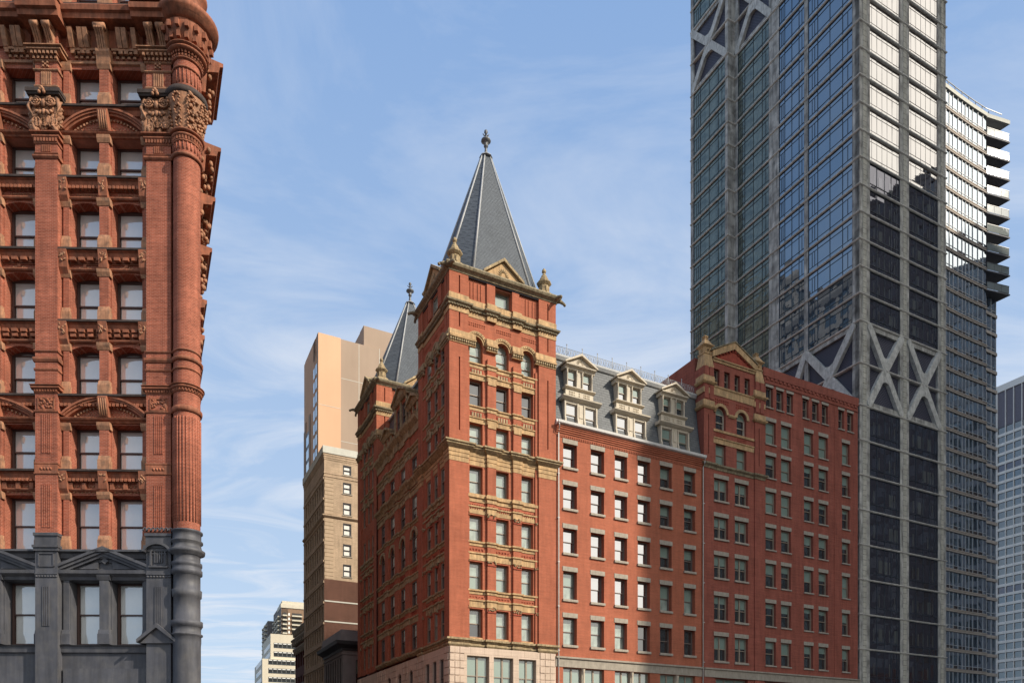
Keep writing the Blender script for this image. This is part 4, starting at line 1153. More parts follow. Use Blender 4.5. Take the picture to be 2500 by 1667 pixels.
    dentils(t, u0 - .1, u1 + .1, PD - .02, PD + .16, 39.3, 39.45, .2, .5); ring2(39.2, .08, .08); dentils(t, u0 - .15, u1 + .15, PD - .02, PD + .26, 39.5, 39.66, .2, .5); ring2(39.66, .14, .3); ring2(39.84, .1, .38)
    for s_ in (-1, 1):
        b0 = mm + s_ * .3
        for k in range(3):
            q0 = b0 - .17 + .12 * k
            t.prism_oz([(0, 39.95), (PD + .12, 39.95), (PD + .22, 40.3), (PD + .5, 40.7), (PD + .62, 40.82), (PD + .64, 41.05), (PD + .5, 41.16), (0, 41.16)], q0, q0 + .09)
        t.tube([(b0 - .2, PD + .48, 40.95), (b0 + .2, PD + .48, 40.95)], .19, 10)
    part('bracket', t, M['terra_l'], PB)
    t = MB(); t.prism_oz([(-.05, 41.2), (PD + .75, 41.22), (PD + .8, 41.5), (PD + .95, 41.55), (PD + 1.0, 41.8), (PD + .85, 42.0), (-.05, 42.15)], u0 - .45, u1 + .45); t.box(u0 - .5, u1 + .5, -.05, PD + 1.1, 42.1, 42.4)
    part('cornice', t, M['terra'], PB); MB.zm = None
pilaster(*P1, 3); pilaster(*P2, 8)

# --- storey by storey mouldings between the pilasters
SP = [(-1.0, P1[0]), (P1[1], P2[0])]
MIDP = [(-.1, .40), (UB[1], UC[0] - .02)]          # slim piers between paired windows
SIDEP = [(UA[1] + .0, P1[0]), (P1[1], UB[0]), (UC[1], P2[0])]
for i, (z0, z1, rs) in enumerate(ST):
    grey = i == 0
    sp_m = 'greypaint' if grey else 'brick_p'; tr_m = 'greypaint' if grey else 'terra'
    b = MB()
    top = {0: 11.9, 1: 16.2, 2: 19.88, 3: 24.1, 4: 28.0, 5: 31.75, 6: 35.1, 7: 39.0, 8: 45}[i]
    for q0, q1 in MIDP: b.box(q0 + .03, q1 - .03, -.02, .22, z0 + .75, top)
    for q0, q1 in SIDEP: b.box(q0 + .12, q1 - .02, -.02, .10, z0 + .7, top)
    part('pier', b, M[sp_m], PB)
    t = MB()
    for q0, q1, o in [(a_, b_, .22) for a_, b_ in MIDP] + [(a_ + .06, b_, .10) for a_, b_ in SIDEP]:
        t.box(q0 - .04, q1 + .04, -.02, o + .08, z0, z0 + .55); t.prism_oz([(0, z0 + .55), (o + .08, z0 + .55), (o + .02, z0 + .78), (0, z0 + .8)], q0 - .01, q1 + .01)
        t.prism_oz([(0, top - .42), (o + .02, top - .42), (o + .1, top - .22), (o + .12, top - .06), (0, top - .05)], q0 - .07, q1 + .07)
    part('pier_base', t, M['greypaint' if grey else 'terra_l'], PB)
    for s0, s1 in SP:
        if i:                                       # sill course with a black weathered top
            c = MB(); c.prism_oz([(-.05, z0 - .62), (.06, z0 - .62), (.08, z0 - .46), (.18, z0 - .42), (.26, z0 - .2), (.38, z0 - .14), (-.05, z0 - .1)], s0, s1)
            if i in (2, 4, 5, 6, 3):
                dentils(c, s0, s1, .05, .30, z0 - .60, z0 - .44, .42 if i in (5, 4) else .2, .62)
                if i == 4: dentils(c, s0, s1, .05, .24, z0 - .82, z0 - .66, .42, .62)
            part('sill_course', c, M['greypaint' if i == 1 else 'terra'], PB)
            c = MB(); c.box(s0, s1, -.05, .42, z0 - .11, z0 - .005); part('ledge', c, M['greypaint' if i == 1 else 'terra_d'], PB)
        else:
            c = MB(); c.prism_oz([(-.05, z0 - .45), (.12, z0 - .42), (.16, z0 - .12), (.26, z0 - .05), (-.05, z0)], s0, s1); part('sill_course', c, M['greypaint'], PB)
# spandrel ornaments below each sill
pairs = [[UA], [UB, UC]]
for i, z0 in ((2, 17.3), (4, 25.2), (5, 29.0), (6, 32.8)):
    t = MB(); cvv = MB()
    for a, b in (UA, UB, UC):
        t.prism_oz([(-.02, z0 - 1.08), (.12, z0 - 1.06), (.16, z0 - 1.0), (.16, z0 - .94), (-.02, z0 - .92)], a - .1, b + .1)
        if i in (4, 6): relief(cvv, a + .3, b - .2, z0 - .9, z0 - .7, .0, 9, 2, .05)
        if i == 5: t.box(a, b, 0, .06, z0 - .9, z0 - .86); t.box(a, b, 0, .06, z0 - .7, z0 - .66); t.box((a + b) / 2 - .08, (a + b) / 2 + .08, 0, .1, z0 - .86, z0 - .7)
        if i == 2: relief(cvv, a + .1, b - .1, z0 - 1.16, z0 - .72, .0, 7, 3, .04); [t.box((a + b) / 2 + k * .7 - .1, (a + b) / 2 + k * .7 + .1, 0, .2, z0 - 1.0, z0 - .66) for k in (-1, 0, 1)]
        # carved hood over the window below
        zt = ST[i - 1][1]
        for k in range(9):
            x_ = a + .2 + (b - a - .4) * k / 8; cvv.blob(x_, .02, zt + .16 + .12 * math.sin(math.pi * k / 8), .1, .07, .06, 5, (.5 - k / 8))
    for q0, q1 in MIDP + [(P1[1], UB[0]), (UC[1], P2[0])]:
        m = (q0 + q1) / 2; hwid = min(.22, (q1 - q0) / 2 + .02)
        t.prism_oz([(0, z0 - 1.25), (.2, z0 - 1.25), (.34, z0 - 1.0), (.38, z0 - .62), (.44, z0 - .1), (0, z0 - .05)], m - hwid, m + hwid)
        carved(cvv, m - hwid * .8, m + hwid * .8, z0 - .72, z0 - .2, .40, .05, 8, i)
    part('spandrel_moulding', t, M['terra'], PB); part('carving', cvv, M['terra_l'], PB)
# segmental arches with a keystone across each pair of windows
for zc, h, gr in ((20.15, .85, 0), (35.32, .95, 1)):
    t = MB(); d = MB()
    for x0, x1 in ((P1[1] + .25, P2[0] - .2), (-1.0 + -2.2, P1[0] - .2)):
        uc, hw = (x0 + x1) / 2, (x1 - x0) / 2; R = (hw * hw + h * h) / (2 * h); A = math.degrees(math.asin(hw / R))
        for r0, r1, o in ((R, R + .10, .30), (R + .10, R + .2, .36), (R - .12, R, .22)):
            t.arch_band(uc, zc + h - R, r0, r1, -.02, o, 90 - A, 90 + A, 22)
        d.prism_oz([(0, zc - .0), (.05, zc), (.05, zc + .02), (0, zc + .02)], x0, x1)
        for k in range(20):
            t_ = k / 19; ang = rad(90 + A * .8 - 1.6 * A * t_); d.box(uc + (R - .22) * math.cos(ang) - .04, uc + (R - .22) * math.cos(ang) + .04, 0, .1, zc + h - R + (R - .22) * math.sin(ang) - .1, zc + h - R + (R - .22) * math.sin(ang))
        for k in range(18):
            for j in range(3): 
                xx = x0 + .5 + (x1 - x0 - 1) * k / 17; zz = zc + .1 + .1 * j
                if zz < zc + h * (1 - ((xx - uc) / hw) ** 2) - .25: d.blob(xx + (j % 2) * .08, .0, zz, .04, .03, .04, 4)
        k0 = .24; kx = uc if x0 > 0 else .15
        t.prism_oz([(0, zc - .05), (.3, zc - .05), (.36, zc + .2), (.46, zc + .5), (.52, zc + .9), (.4, zc + 1.02), (0, zc + 1.02)], kx - k0, kx + k0)
        for q in range(4): d.tube([(kx - .17 + q * .115, .34, zc), (kx - .17 + q * .115, .44, zc + .45), (kx - .17 + q * .115, .5, zc + .85)], .035, 5)
    for s0, s1 in SP:
        t.prism_oz([(-.02, zc - .3), (.1, zc - .28), (.14, zc - .22), (.26, zc - .16), (.3, zc - .08), (.22, zc - .03), (-.02, zc)], s0, s1)
    part('arch', t, M['terra'], PB); part('arch_ornament', d, M['terra_l'], PB)
# grey pediments over the painted storey
t = MB()
for x0, x1 in ((P1[1] + .0, P2[0]), (-2.6, P1[0])):
    uc = (x0 + x1) / 2 if x0 > 0 else -.1; L0, L1 = x0, x1
    for s_, e in ((-1, L0), (1, L1)):
        for j, o in ((0, .42), (1, .34), (2, .24)):
            t.prism_uz([(e, 11.98 - .0 + (0 if j == 0 else -.0) - j * .0 + .16 * (2 - j) - .16), (e, 12.14 + .16 * (2 - j) - .16), (uc, 12.92 + .16 * (2 - j)), (uc, 12.76 + .16 * (2 - j))], -.02, o)
    t.prism_oz([(-.02, 11.5), (.14, 11.5), (.18, 11.66), (.38, 11.8), (.4, 11.98), (-.02, 12.0)], x0, x1)
    t.prism_uz([(uc, 12.35), (uc - .18, 12.52), (uc, 12.69), (uc + .18, 12.52)], -.02, .16)
    t.prism_uz([(uc - .4, 12.1), (uc - 1.7, 12.1), (uc - .35, 12.5)], -.02, .1); t.prism_uz([(uc + .4, 12.1), (uc + 1.7, 12.1), (uc + .35, 12.5)], -.02, .1)
part('pediment', t, M['greypaint'], PB)
# the arched niche and gablet on the second pilaster's base
t = MB(); m = (P2[0] + P2[1]) / 2
t.arch_band(m, 12.75, .66, .80, PD - .1, PD + .26, 15, 165, 14, .8); t.arch_band(m, 12.82, .34, .42, PD, PD + .1, 0, 180, 12, .8)
for s_ in (-1, 1): t.box(m + s_ * .38 - .04, m + s_ * .38 + .04, PD, PD + .1, 12.2, 12.82)
t.box(m - .5, m + .5, PD, PD + .1, 12.1, 12.18)
for k in range(4): t.box(m - .2 + .12 * k, m - .14 + .12 * k, PD, PD + .06, 12.35, 12.95)
for s_ in (-1, 1): t.prism_uz([(m + s_ * 1.02, 8.1), (m + s_ * 1.02, 8.28), (m, 9.12), (m, 8.9)], PD - .3, PD + .3)
t.prism_uz([(m - .9, 8.1), (m + .9, 8.1), (m, 8.95)], PD - .3, PD + .12)
for k in range(7): t.tube([(m - .66 + .22 * k + .08 * math.cos(rad(q)), PD + .12, 14.05 + .12 * math.sin(rad(q))) for q in range(-40, 221, 40)], .04, 5)
part('niche', t, M['greypaint'], PB)

# --- the round corner column, full height
def colring(b, zs, mat_profile): pass
g = MB(); R = CR_; MB.zm = zproud
g.lathe(CCX, CCO, [(R + .02, 0), (R + .02, 8.0), (R + .04, 8.2), (R + .04, 8.5), (R + .12, 8.55), (R + .12, 8.62), (R + .03, 8.66), (R + .03, 9.0), (R + .12, 9.05), (R + .12, 9.3), (R, 9.35), (R, 10.55), (R + .06, 10.6), (R + .08, 10.95), (R, 11.0), (R, 11.75), (R + .1, 11.8), (R + .1, 12.02), (R + .05, 12.06), (R + .05, 12.2), (R + .09, 12.24), (R + .09, 12.4), (R, 12.45), (R, 12.8), (R + .22, 12.9), (R + .24, 13.05), (R + .08, 13.15), (R + .02, 13.4), (R + .13, 13.48), (R + .13, 13.56), (R + .04, 13.62), (R + .04, 13.95), (R + .12, 14.0), (R + .12, 14.08), (R, 14.12)], 36)
part('column_base', g, M['greypaint'], PB)
s_ = MB(); pr_ = [(R - .02, 14.12)]
s_.lathe(CCX, CCO, [(R, 14.12), (R, 45)], 40)
for k in range(26):
    t = rad(360 / 26 * k); s_.tube([(CCX + (R + .005) * math.cos(t), CCO + (R + .005) * math.sin(t), 14.5), (CCX + (R + .005) * math.cos(t), CCO + (R + .005) * math.sin(t), 20.0)], .038, 5)
for k in range(22):
    t = rad(360 / 22 * k); s_.tube([(CCX + (R + .01) * math.cos(t), CCO + (R + .01) * math.sin(t), 33.98), (CCX + (R + .01) * math.cos(t), CCO + (R + .01) * math.sin(t), 34.36)], .04, 5); s_.tube([(CCX + (R + .01) * math.cos(t), CCO + (R + .01) * math.sin(t), 37.82), (CCX + (R + .01) * math.cos(t), CCO + (R + .01) * math.sin(t), 38.6)], .04, 5)
part('column', s_, M['brick_p'], PB)
t = MB()
for z, h, o in ((20.25, .3, .1), (21.28, .1, .05), (21.45, .14, .16), (21.6, .06, .21), (22.45, .12, .05), (22.92, .22, .1), (23.42, .1, .06), (33.62, .16, .12), (34.38, .1, .06), (34.66, .14, .12), (34.86, .1, .2), (37.4, .16, .05), (38.66, .1, .08), (39.2, .1, .1), (39.62, .18, .32), (39.84, .1, .4)):
    t.lathe(CCX, CCO, [(R - .02, z), (R + o * .6, z), (R + o, z + h * .4), (R + o, z + h * .8), (R + o * .5, z + h), (R - .02, z + h)], 36)
for zz, o, h in ((21.34, .1, .1), (34.48, .08, .17), (39.32, .14, .14), (39.48, .24, .14)):
    for k in range(30):
        a = rad(12 * k); t.box(CCX + (R + o * .5) * math.cos(a) - .04, CCX + (R + o * .5) * math.cos(a) + .04, CCO + (R + o * .5) * math.sin(a) - .04, CCO + (R + o * .5) * math.sin(a) + .04, zz, zz + h)
for row in range(2):
    for k in range(16):
        a = rad(22.5 * k); q = R + .35 + .18 * row; t.box(CCX + q * math.cos(a) - .09, CCX + q * math.cos(a) + .09, CCO + q * math.sin(a) - .09, CCO + q * math.sin(a) + .09, 40.1 + .5 * row, 40.45 + .5 * row)
t.lathe(CCX, CCO, [(R, 39.9), (R + .25, 40.0), (R + .45, 40.6), (R + .5, 41.15)], 36)
part('column_moulding', t, M['terra'], PB)
t = MB(); t.lathe(CCX, CCO, [(R, 41.15), (R + .62, 41.2), (R + .72, 41.5), (R + .86, 41.6), (R + .9, 41.85), (R + .72, 42.05), (R + .3, 42.2), (R + .18, 42.4), (R + .12, 43.2), (R + .3, 43.4), (R + .34, 43.6), (R, 43.8)], 40)
part('cornice', t, M['terra'], PB)
c = MB(); c.lathe(CCX, CCO, [(R, 34.98), (R + .04, 35.4), (R + .16, 36.3), (R + .3, 36.95)], 30)
for k in range(8):
    a = 45 * k + 10
    for (rr, dz, rz_) in ((.12, 35.35, .3), (.2, 36.0, .28), (.32, 36.6, .26)):
        for q in range(-50, 231, 40):
            t_ = rad(a + 11 * math.cos(rad(q))); c.blob(CCX + (R + rr) * math.cos(t_), CCO + (R + rr) * math.sin(t_), dz + rz_ * math.sin(rad(q)), .07, .07, .07, 5)
rr = random.Random(11)
for k in range(150):
    a = rad(rr.uniform(150, 420)); z = rr.uniform(35.05, 36.95); q = R + .06 + (z - 35) * .14; c.blob(CCX + q * math.cos(a), CCO + q * math.sin(a), z, .09, .09, rr.uniform(.06, .14), 5, rr.uniform(-1, 1))
part('capital', c, M['terra_l'], PB)
a = MB(); a.lathe(CCX, CCO, [(R, 36.95), (R + .3, 36.98), (R + .36, 37.1), (R + .36, 37.32), (R, 37.36)], 32); part('abacus', a, M['terra_d'], PB)
MB.zm = lambda z: z if z < 39.8 else z - .5
# main cornice between the pilasters, with console brackets and block modillions
for s0, s1 in [(-1.0, P1[0] - .4), (P1[1] + .3, P2[0] - .3)]:
    t = MB(); t.prism_oz([(-.05, 41.2), (.78, 41.22), (.82, 41.45), (.95, 41.5), (1.0, 41.72), (.85, 41.9), (-.05, 42.0)], s0 - .2, s1 + .3)
    t.prism_oz([(-.05, 40.3), (.12, 40.3), (.16, 41.25), (-.05, 41.25)], s0, s1)
    part('cornice', t, M['terra'], PB)
t = MB()
for a_, b_ in (UA, UB, UC):
    for k in (-.9, -.1, .35) if a_ != UC[0] else (-.35, .1, .9):
        x_ = (a_ + b_) / 2 + k * .62
        t.prism_oz([(.1, 40.15), (.3, 40.15), (.45, 40.45), (.6, 40.95), (.1, 40.95)], x_ - .12, x_ + .12); t.box(x_ - .1, x_ + .1, .1, .24, 39.9, 40.1)
    dentils(t, a_ + .1, b_ - .1, .02, .2, 39.42, 39.54, .24, .5); dentils(t, a_ + .2, b_ - .2, .0, .12, 39.24, 39.36, .24, .5)
    t.prism_oz([(0, 39.56), (.24, 39.56), (.26, 39.66), (0, 39.68)], a_ + .1, b_ - .1); t.prism_oz([(0, 38.95), (.1, 38.98), (.12, 39.1), (0, 39.12)], a_ - .1, b_ + .1)
m = (UB[1] + UC[0]) / 2
for k in range(4): t.prism_oz([(.1, 39.5), (.36, 39.5), (.42, 39.9), (.66, 40.5), (.85, 40.7), (.85, 40.95), (.6, 41.1), (.1, 41.15)], m - .22 + .115 * k, m - .135 + .115 * k)
t.tube([(m - .28, .7, 40.86), (m + .28, .7, 40.86)], .17, 10); t.prism_oz([(0, 38.9), (.3, 38.9), (.36, 39.2), (.44, 39.35), (.44, 39.5), (0, 39.5)], m - .36, m + .36)
part('bracket', t, M['terra_l'], PB)

MB.zm = None
# --- the side-street front that shows edge-on behind the column
sa = math.atan2(.8904, -.4552) - PA               # direction of the side street in this building's frame
sd = (math.cos(sa), math.sin(sa)); sn = (sd[1], -sd[0])   # outward normal
bx, by = CCX + .15, -CCO + .35
def SIDE(u, o, z): return (bx + sd[0] * u + sn[0] * o, by + sd[1] * u + sn[1] * o, z)
s = MB(SIDE); s.box(0, 26, -.8, .1, 0, 45); part('side_wall', s, M['brick_p'], PB)
lv = [(41.0, 2.4, 1.45), (36.2, 1.9, 1.35), (33.3, 1.3, 1.10), (30.4, 1.1, .95), (27.4, 1.1, .72), (25.4, .7, .62), (23.7, .7, .55), (22.3, .5, .52), (19.6, .5, .38), (17.6, .5, .34), (14.6, .4, .3), (12.8, .4, .34), (9.2, .8, .5)]
for z, h, o in lv:
    t = MB(SIDE); o *= 1.15
    t.prism_oz([(0, z - h * .7), (o * .45, z - h * .7), (o * .5, z - h * .2), (o * .85, z - h * .12), (o * .9, z + .05), (o, z + .1), (o, z + .3), (0, z + .36)], 1.4, 5.2)
    t.prism_oz([(0, z - h * .6), (o * .4, z - h * .6), (o * .7, z), (0, z + .2)], 7, 24)
    part('side_cornice', t, M['terra' if z > 13 else 'greypaint'], PB)
    c = MB(SIDE); rr = random.Random(int(z * 10))
    for k in range(36): c.blob(rr.uniform(1.3, 4.6), o * rr.uniform(.35, .75), z - rr.uniform(.1, 1.7), .12, .13, .16, 5, rr.uniform(-1, 1))
    if z > 13: part('side_carving', c, M['terra_l'], PB)
sp2 = MB(SIDE)
for q0 in (1.6, 4.2, 9, 14, 19): sp2.box(q0, q0 + .8, 0, .42, 13, 44); sp2.box(q0, q0 + .8, 0, .3, 0, 13)
part('side_pilaster', sp2, M['brick_p'], PB)
# roofs of the two bays far above the cornice
# ---------------------------------------------------------------- more materials
M['conc'] = mat_stone('streaked_concrete', (.48, .465, .42), .28, .55, .25, 9, .8, .55, tint=(.22, .21, .19))
M['conc_l'] = mat_stone('pale_concrete', (.60, .59, .54), .16, 1.4, .25, 9, .75, .25, tint=(.42, .41, .37))
M['fin'] = mat_stone('weathered_slab_edge', (.68, .66, .60), .2, 1.5, .2, 9, .7, .2)
M['strip'] = mat_brick('pale_block_strip', (.52, .50, .42), (.46, .44, .37), (.2, .19, .16), bw=2, bh=.62, ms=.03, blotch=.1, streak=.15)
M['louvre'] = mat_brick('dark_louvres', (.035, .036, .055), (.03, .03, .045), (.10, .10, .13), bw=.38, bh=.2, ms=.035, blotch=.1, streak=.05, rough=.5)
M['mull'] = mat_plain('dark_mullion', (.045, .06, .075), .4, .5)
M['gt_l'] = mat_glass('blue_tower_glass', (.022, .045, .075), .34, (.62, .72, .80), .015, .07, edge=.5, wsc=.35)
M['gt_g'] = mat_glass('tower_glass_green_reflection', (.105, .122, .102), .12, (.74, .82, .74), .02, .5, edge=.4, wsc=.9, basevar=.95)  # reflected stone painted into the base colour as green mottling
M['gt_r'] = mat_glass('bright_reflection_tower_glass', (.018, .017, .027), .40, (1, .97, .93), .01, .05, edge=.4)
M['gt_d'] = mat_glass('dark_tower_glass', (.034, .032, .038), .13, (.9, .9, 1), .02, .05, edge=.3)
M['gt_room'] = mat_glass('blind_behind_tower_glass', (.09, .095, .085), .12, (.9, .9, 1), .03, .05)
M['gc'] = mat_glass('pale_blue_glass', (.085, .115, .155), .50, (.86, .95, 1), .02, .08, edge=.4, basevar=.6, wsc=.4)
M['gc_d'] = mat_plain('dark_vent_panel', (.03, .022, .025), .5, .4)
M['almull'] = mat_plain('aluminium_mullion', (.55, .57, .58), .45, .5, .1)
M['spandrel'] = mat_stone('taupe_spandrel', (.50, .44, .38), .1, 1, .1, 9, .7, .12)
M['soffit'] = mat_plain('grey_balcony_soffit', (.20, .20, .21), .8, .3)
M['balglass'] = mat_glass('balcony_glass', (.24, .27, .25), .2, (1, 1, 1), .03, .05)
M['office'] = mat_plain('light_metal_panel', (.74, .71, .65), .5, .4, 0, .06)
M['office_g'] = mat_glass('grey_office_glass', (.05, .056, .06), .17, (.85, .95, 1), .03, .05, basevar=.5)
M['office_l'] = mat_plain('office_louvre_panel', (.15, .14, .165), .6, .3, 0, .12)
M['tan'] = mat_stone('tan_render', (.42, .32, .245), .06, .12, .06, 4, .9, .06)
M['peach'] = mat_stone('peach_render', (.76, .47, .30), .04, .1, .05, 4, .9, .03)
M['beige'] = mat_brick('beige_brick', (.56, .42, .29), (.49, .37, .255), (.37, .28, .20), bw=.4, bh=.16, ms=.02, blotch=.14, streak=.18)
M['beige_q'] = mat_brick('beige_quoin_courses', (.54, .41, .285), (.49, .375, .26), (.24, .17, .11), bw=40, bh=.55, ms=.05, blotch=.1, streak=.1)
M['brown'] = mat_brick('brown_brick', (.135, .062, .043), (.11, .05, .036), (.17, .10, .075), bw=.4, bh=.16, ms=.02, blotch=.14, streak=.1)
M['paleparapet'] = mat_plain('pale_parapet', (.62, .62, .55), .8, .3)
M['whitewin'] = mat_plain('white_blind', (.85, .85, .80), .7, .3, 0, .03)
M['greystone'] = mat_stone('grey_stone', (.24, .22, .215), .12, .8, .15, 8, .85, .1)
M['darkmetal'] = mat_plain('dark_metal_cornice', (.045, .045, .05), .6, .4)
M['whiteoff'] = mat_stone('cream_precast', (.66, .60, .47), .05, .2, .05, 4, .85, .05)
M['aptbrick'] = mat_plain('brown_apartment_brick', (.26, .17, .11), .85, .3, 0, .15)
M['aptslab'] = mat_plain('cream_balcony_slab', (.62, .57, .45), .8, .3)
M['apt_dark'] = mat_plain('shaded_apartment_wall', (.19, .175, .165), .85, .3, 0, .2)  # darker side wall: its shade is put into the colour
M['redstone'] = mat_stone('dark_red_stone', (.13, .045, .040), .15, 1, .2, 9)
M['asphalt'] = mat_stone('asphalt', (.05, .05, .052), .2, .4, .4, 60, .9, .1)
M['paving'] = mat_brick('concrete_paving', (.30, .29, .27), (.27, .26, .24), (.14, .14, .13), bw=1.5, bh=1.5, ms=.02)
M['paint_w'] = mat_plain('road_paint', (.7, .7, .68), .7, .3)

# ---------------------------------------------------------------- the glass and concrete tower
T0 = (C0[0] + RX * 51.05, C0[1] + RY * 51.05)
GT = thing('glass_tower', 'tall concrete and glass tower with crossed braces rising behind the brick annex', 'building', (*T0, 0), TH)
GW, GL_, G1, GS = 16.0, 27.5, 19.9, 1.3
BR0, BR1 = 43.35, 53.1                             # lower band of braces (two double-height storeys)
lowf_ = [BR0 - 4.03 * k for k in range(0, 11)]
upf = [BR1 + 3.153 * k for k in range(0, 16)]
B2a = upf[-1]; midbr = [B2a + 4.7, B2a + 9.4]
topf = [B2a + 9.4 + 3.153 * k for k in range(1, 4)]
levels = sorted(lowf_) + [48.22] + upf + midbr + topf
ZT = topf[-1] + 2
footL = [(-.0, 0), (0, G1)]
# concrete: columns on the right front
FB = [(1.75, 7.2), (8.85, 14.45)]                 # glazed bays of the front, u
LB = [(.95, 7.35), (7.75 + .15, 12.0), (13.7, 19.35)]   # bays of the side face, y
LBS = [(G1 + .55, G1 + 7.1)]                      # bay of the stepped-out part, further back
co = MB()
for u0, u1 in ((0, FB[0][0]), (FB[0][1], FB[1][0]), (FB[1][1], GW)):
    co.box(u0, u1, -.6, 0, 0, ZT)
part('concrete_column', co, M['conc'], GT)
co = MB(LEFT)
for u0, u1 in ((0.02, LB[0][0]), (LB[0][1], LB[1][0]), (LB[1][1], LB[2][0]), (LB[2][1], G1)):
    co.box(u0, u1, -.6, .0, 0, ZT)
co.box(G1, G1 + .55, -.6, GS, 0, ZT); co.box(G1 + 7.1, G1 + 7.7, -.6, GS, 0, ZT)
part('concrete_column', co, M['conc'], GT)
core = MB(); core.box(.5, GW - .1, -GL_, -.5, 0, ZT - .2); core.box(-GS + .4, 5, -GL_, -G1 - .4, 0, ZT - .3); part('inner_wall', core, M['mull'], GT)
st = MB()
for (u0, u1) in ((.55, 1.15), (7.75, 8.35), (15.0, 15.5)): st.box(u0, u1, -.1, .045, 0, ZT)
part('stone_strip', st, M['strip'], GT)
# thin projecting slab edges at every storey
path = [(-GS, -(G1 + 7.7)), (-GS, -G1), (0, -G1), (0, 0), (GW, 0), (GW, -3)]
for z in levels:
    h_ = .16
    f = MB(); f.sweep(path, [(-.3, z - h_), (.04, z - h_), (.14, z - .08), (.16, z), (-.3, z + .02)]); part('slab_edge', f, M['fin'], GT)
# glazing units: one per bay and storey
_gm = {}
rooms = random.Random(21)
def unit(w, h, kind, mat, mirror_=False):
    var = rooms.randrange(5); key = (round(w, 2), round(h, 2), kind, mat, var)
    if key in _gm: return _gm[key]
    f = MB(); p = MB()
    rv = random.Random(var * 77 + int(w * 100)); cuts = [0, .22, .5, .78, 1]
    for a_, b_ in zip(cuts, cuts[1:]):            # real panes never sit quite in one plane
        for c_, d_ in ((0, .2), (.2, .8), (.8, 1)):
            k1, k2 = rv.uniform(-.006, .006), rv.uniform(-.006, .006)
            p.poly([(a_ * w, -k1 - k2, c_ * h), (b_ * w, k1 - k2, c_ * h), (b_ * w, k1 + k2, d_ * h), (a_ * w, -k1 + k2, d_ * h)])
    t = .035
    if kind == 'a':
        for q in (.22, .5, .78): f.box(w * q - t / 2, w * q + t / 2, -.02, .06, 0, h)
        f.box(0, w, -.02, .05, h * .80, h * .80 + t); f.box(0, w, -.02, .05, h * .2, h * .2 + t)
        for q in (.09, .89): f.box(w * q - t / 2, w * q + t / 2, -.02, .05, h * .2, h * .8)
        for q in (.15,): f.box(w * q - t / 2, w * q + t / 2, -.02, .05, h * .2, h * .8)
    elif kind == 'b':
        for q in (.25, .5, .72, .9): f.box(w * q - .025, w * q + .025, -.02, .04, 0, h)
        f.box(0, w, -.02, .05, h * .22, h * .22 + t)
    elif kind == 'r':
        for k in range(6): f.box(w * (k + .5) / 6, w * (k + .5) / 6 + .022, -.01, .02, h * .2 if k in (1, 4) else 0, h)
        f.box(0, w, -.02, .025, h * .82, h * .82 + .022); f.box(0, w, -.02, .025, h * .2, h * .2 + .022)
    f.box(0, .06, -.02, .08, 0, h); f.box(w - .06, w, -.02, .08, 0, h); f.box(0.06, w - .06, -.02, .06, 0, .05); f.box(0.06, w - .06, -.02, .06, h - .05, h)
    _gm[key] = (f.mesh('mullions', M['mull' if kind != 'r' else 'spandrel']), p.mesh('window', M[mat]))
    return _gm[key]
tot = 0
overflow = MB()
def glaze(face, u0, u1, z0, z1, kind, mat, rec=.09):
    global tot
    if z1 < 8: return
    fm_, pm_ = unit(u1 - u0, z1 - z0, kind, mat)
    if face == 'F': loc, rz = (u0, rec, z0), 0
    elif face == 'L': loc, rz = (rec, u1, z0), rad(-90)
    else: loc, rz = (-GS + rec, u1, z0), rad(-90)
    tot += 1
    o = link('window', pm_, GT, loc, rz); link('mullions', fm_, o, (0, -.0, 0))
    return o
zl = [l for l in levels if not (BR0 < l <= BR1) and not (B2a < l <= B2a + 9.5)]
def slabs():
    L = levels
    for i in range(len(L) - 1): yield L[i], L[i + 1]
for z0, z1 in slabs():
    brace = (BR0 - .1 < z0 < BR1 - .1) or (B2a - .1 < z0 < B2a + 9.3)
    if brace: continue
    low = z1 <= BR0 + .1
    if z0 < 11: continue
    if z0 < 96:
        for k, (u0, u1) in enumerate(FB):
            o = glaze('F', u0, u1, z0, z1 - .16, 'b' if low or z0 < 69.5 else 'r', 'gt_d' if low or z0 < 69.5 else 'gt_r')  # glass swapped by height: bright and dark reflection put into the material
            w_ = u1 - u0; h_ = z1 - z0
            if low or z0 < 69:                     # pale blinds seen through the dark glass
                bl = MB()
                n = rooms.choice((2, 3, 4)); x_ = .15
                for q in range(5):
                    a_ = w_ * (.14 + .17 * q); b_ = a_ + w_ * rooms.choice((.025, .04, .12, .03))
                    if rooms.random() < .75: bl.poly([(a_, -.012, h_ * .26), (b_, -.012, h_ * .26), (b_, -.012, h_ * .62), (a_, -.012, h_ * .62)])
                bl.v = [(x, -.01, z) for x, y, z in bl.v]
                if bl.v: part('blind', bl, M['gt_room'], o)
    if z0 > 30:
        if z0 > 45:
            glaze('L', *LB[0], z0, z1 - .16, 'a', 'gt_l'); glaze('L', *LB[1], z0, z1 - .16, 'a', 'gt_l'); glaze('L', *LB[2], z0, z1 - .16, 'a', 'gt_g'); glaze('S', *LBS[0], z0, z1 - .16, 'a', 'gt_g')
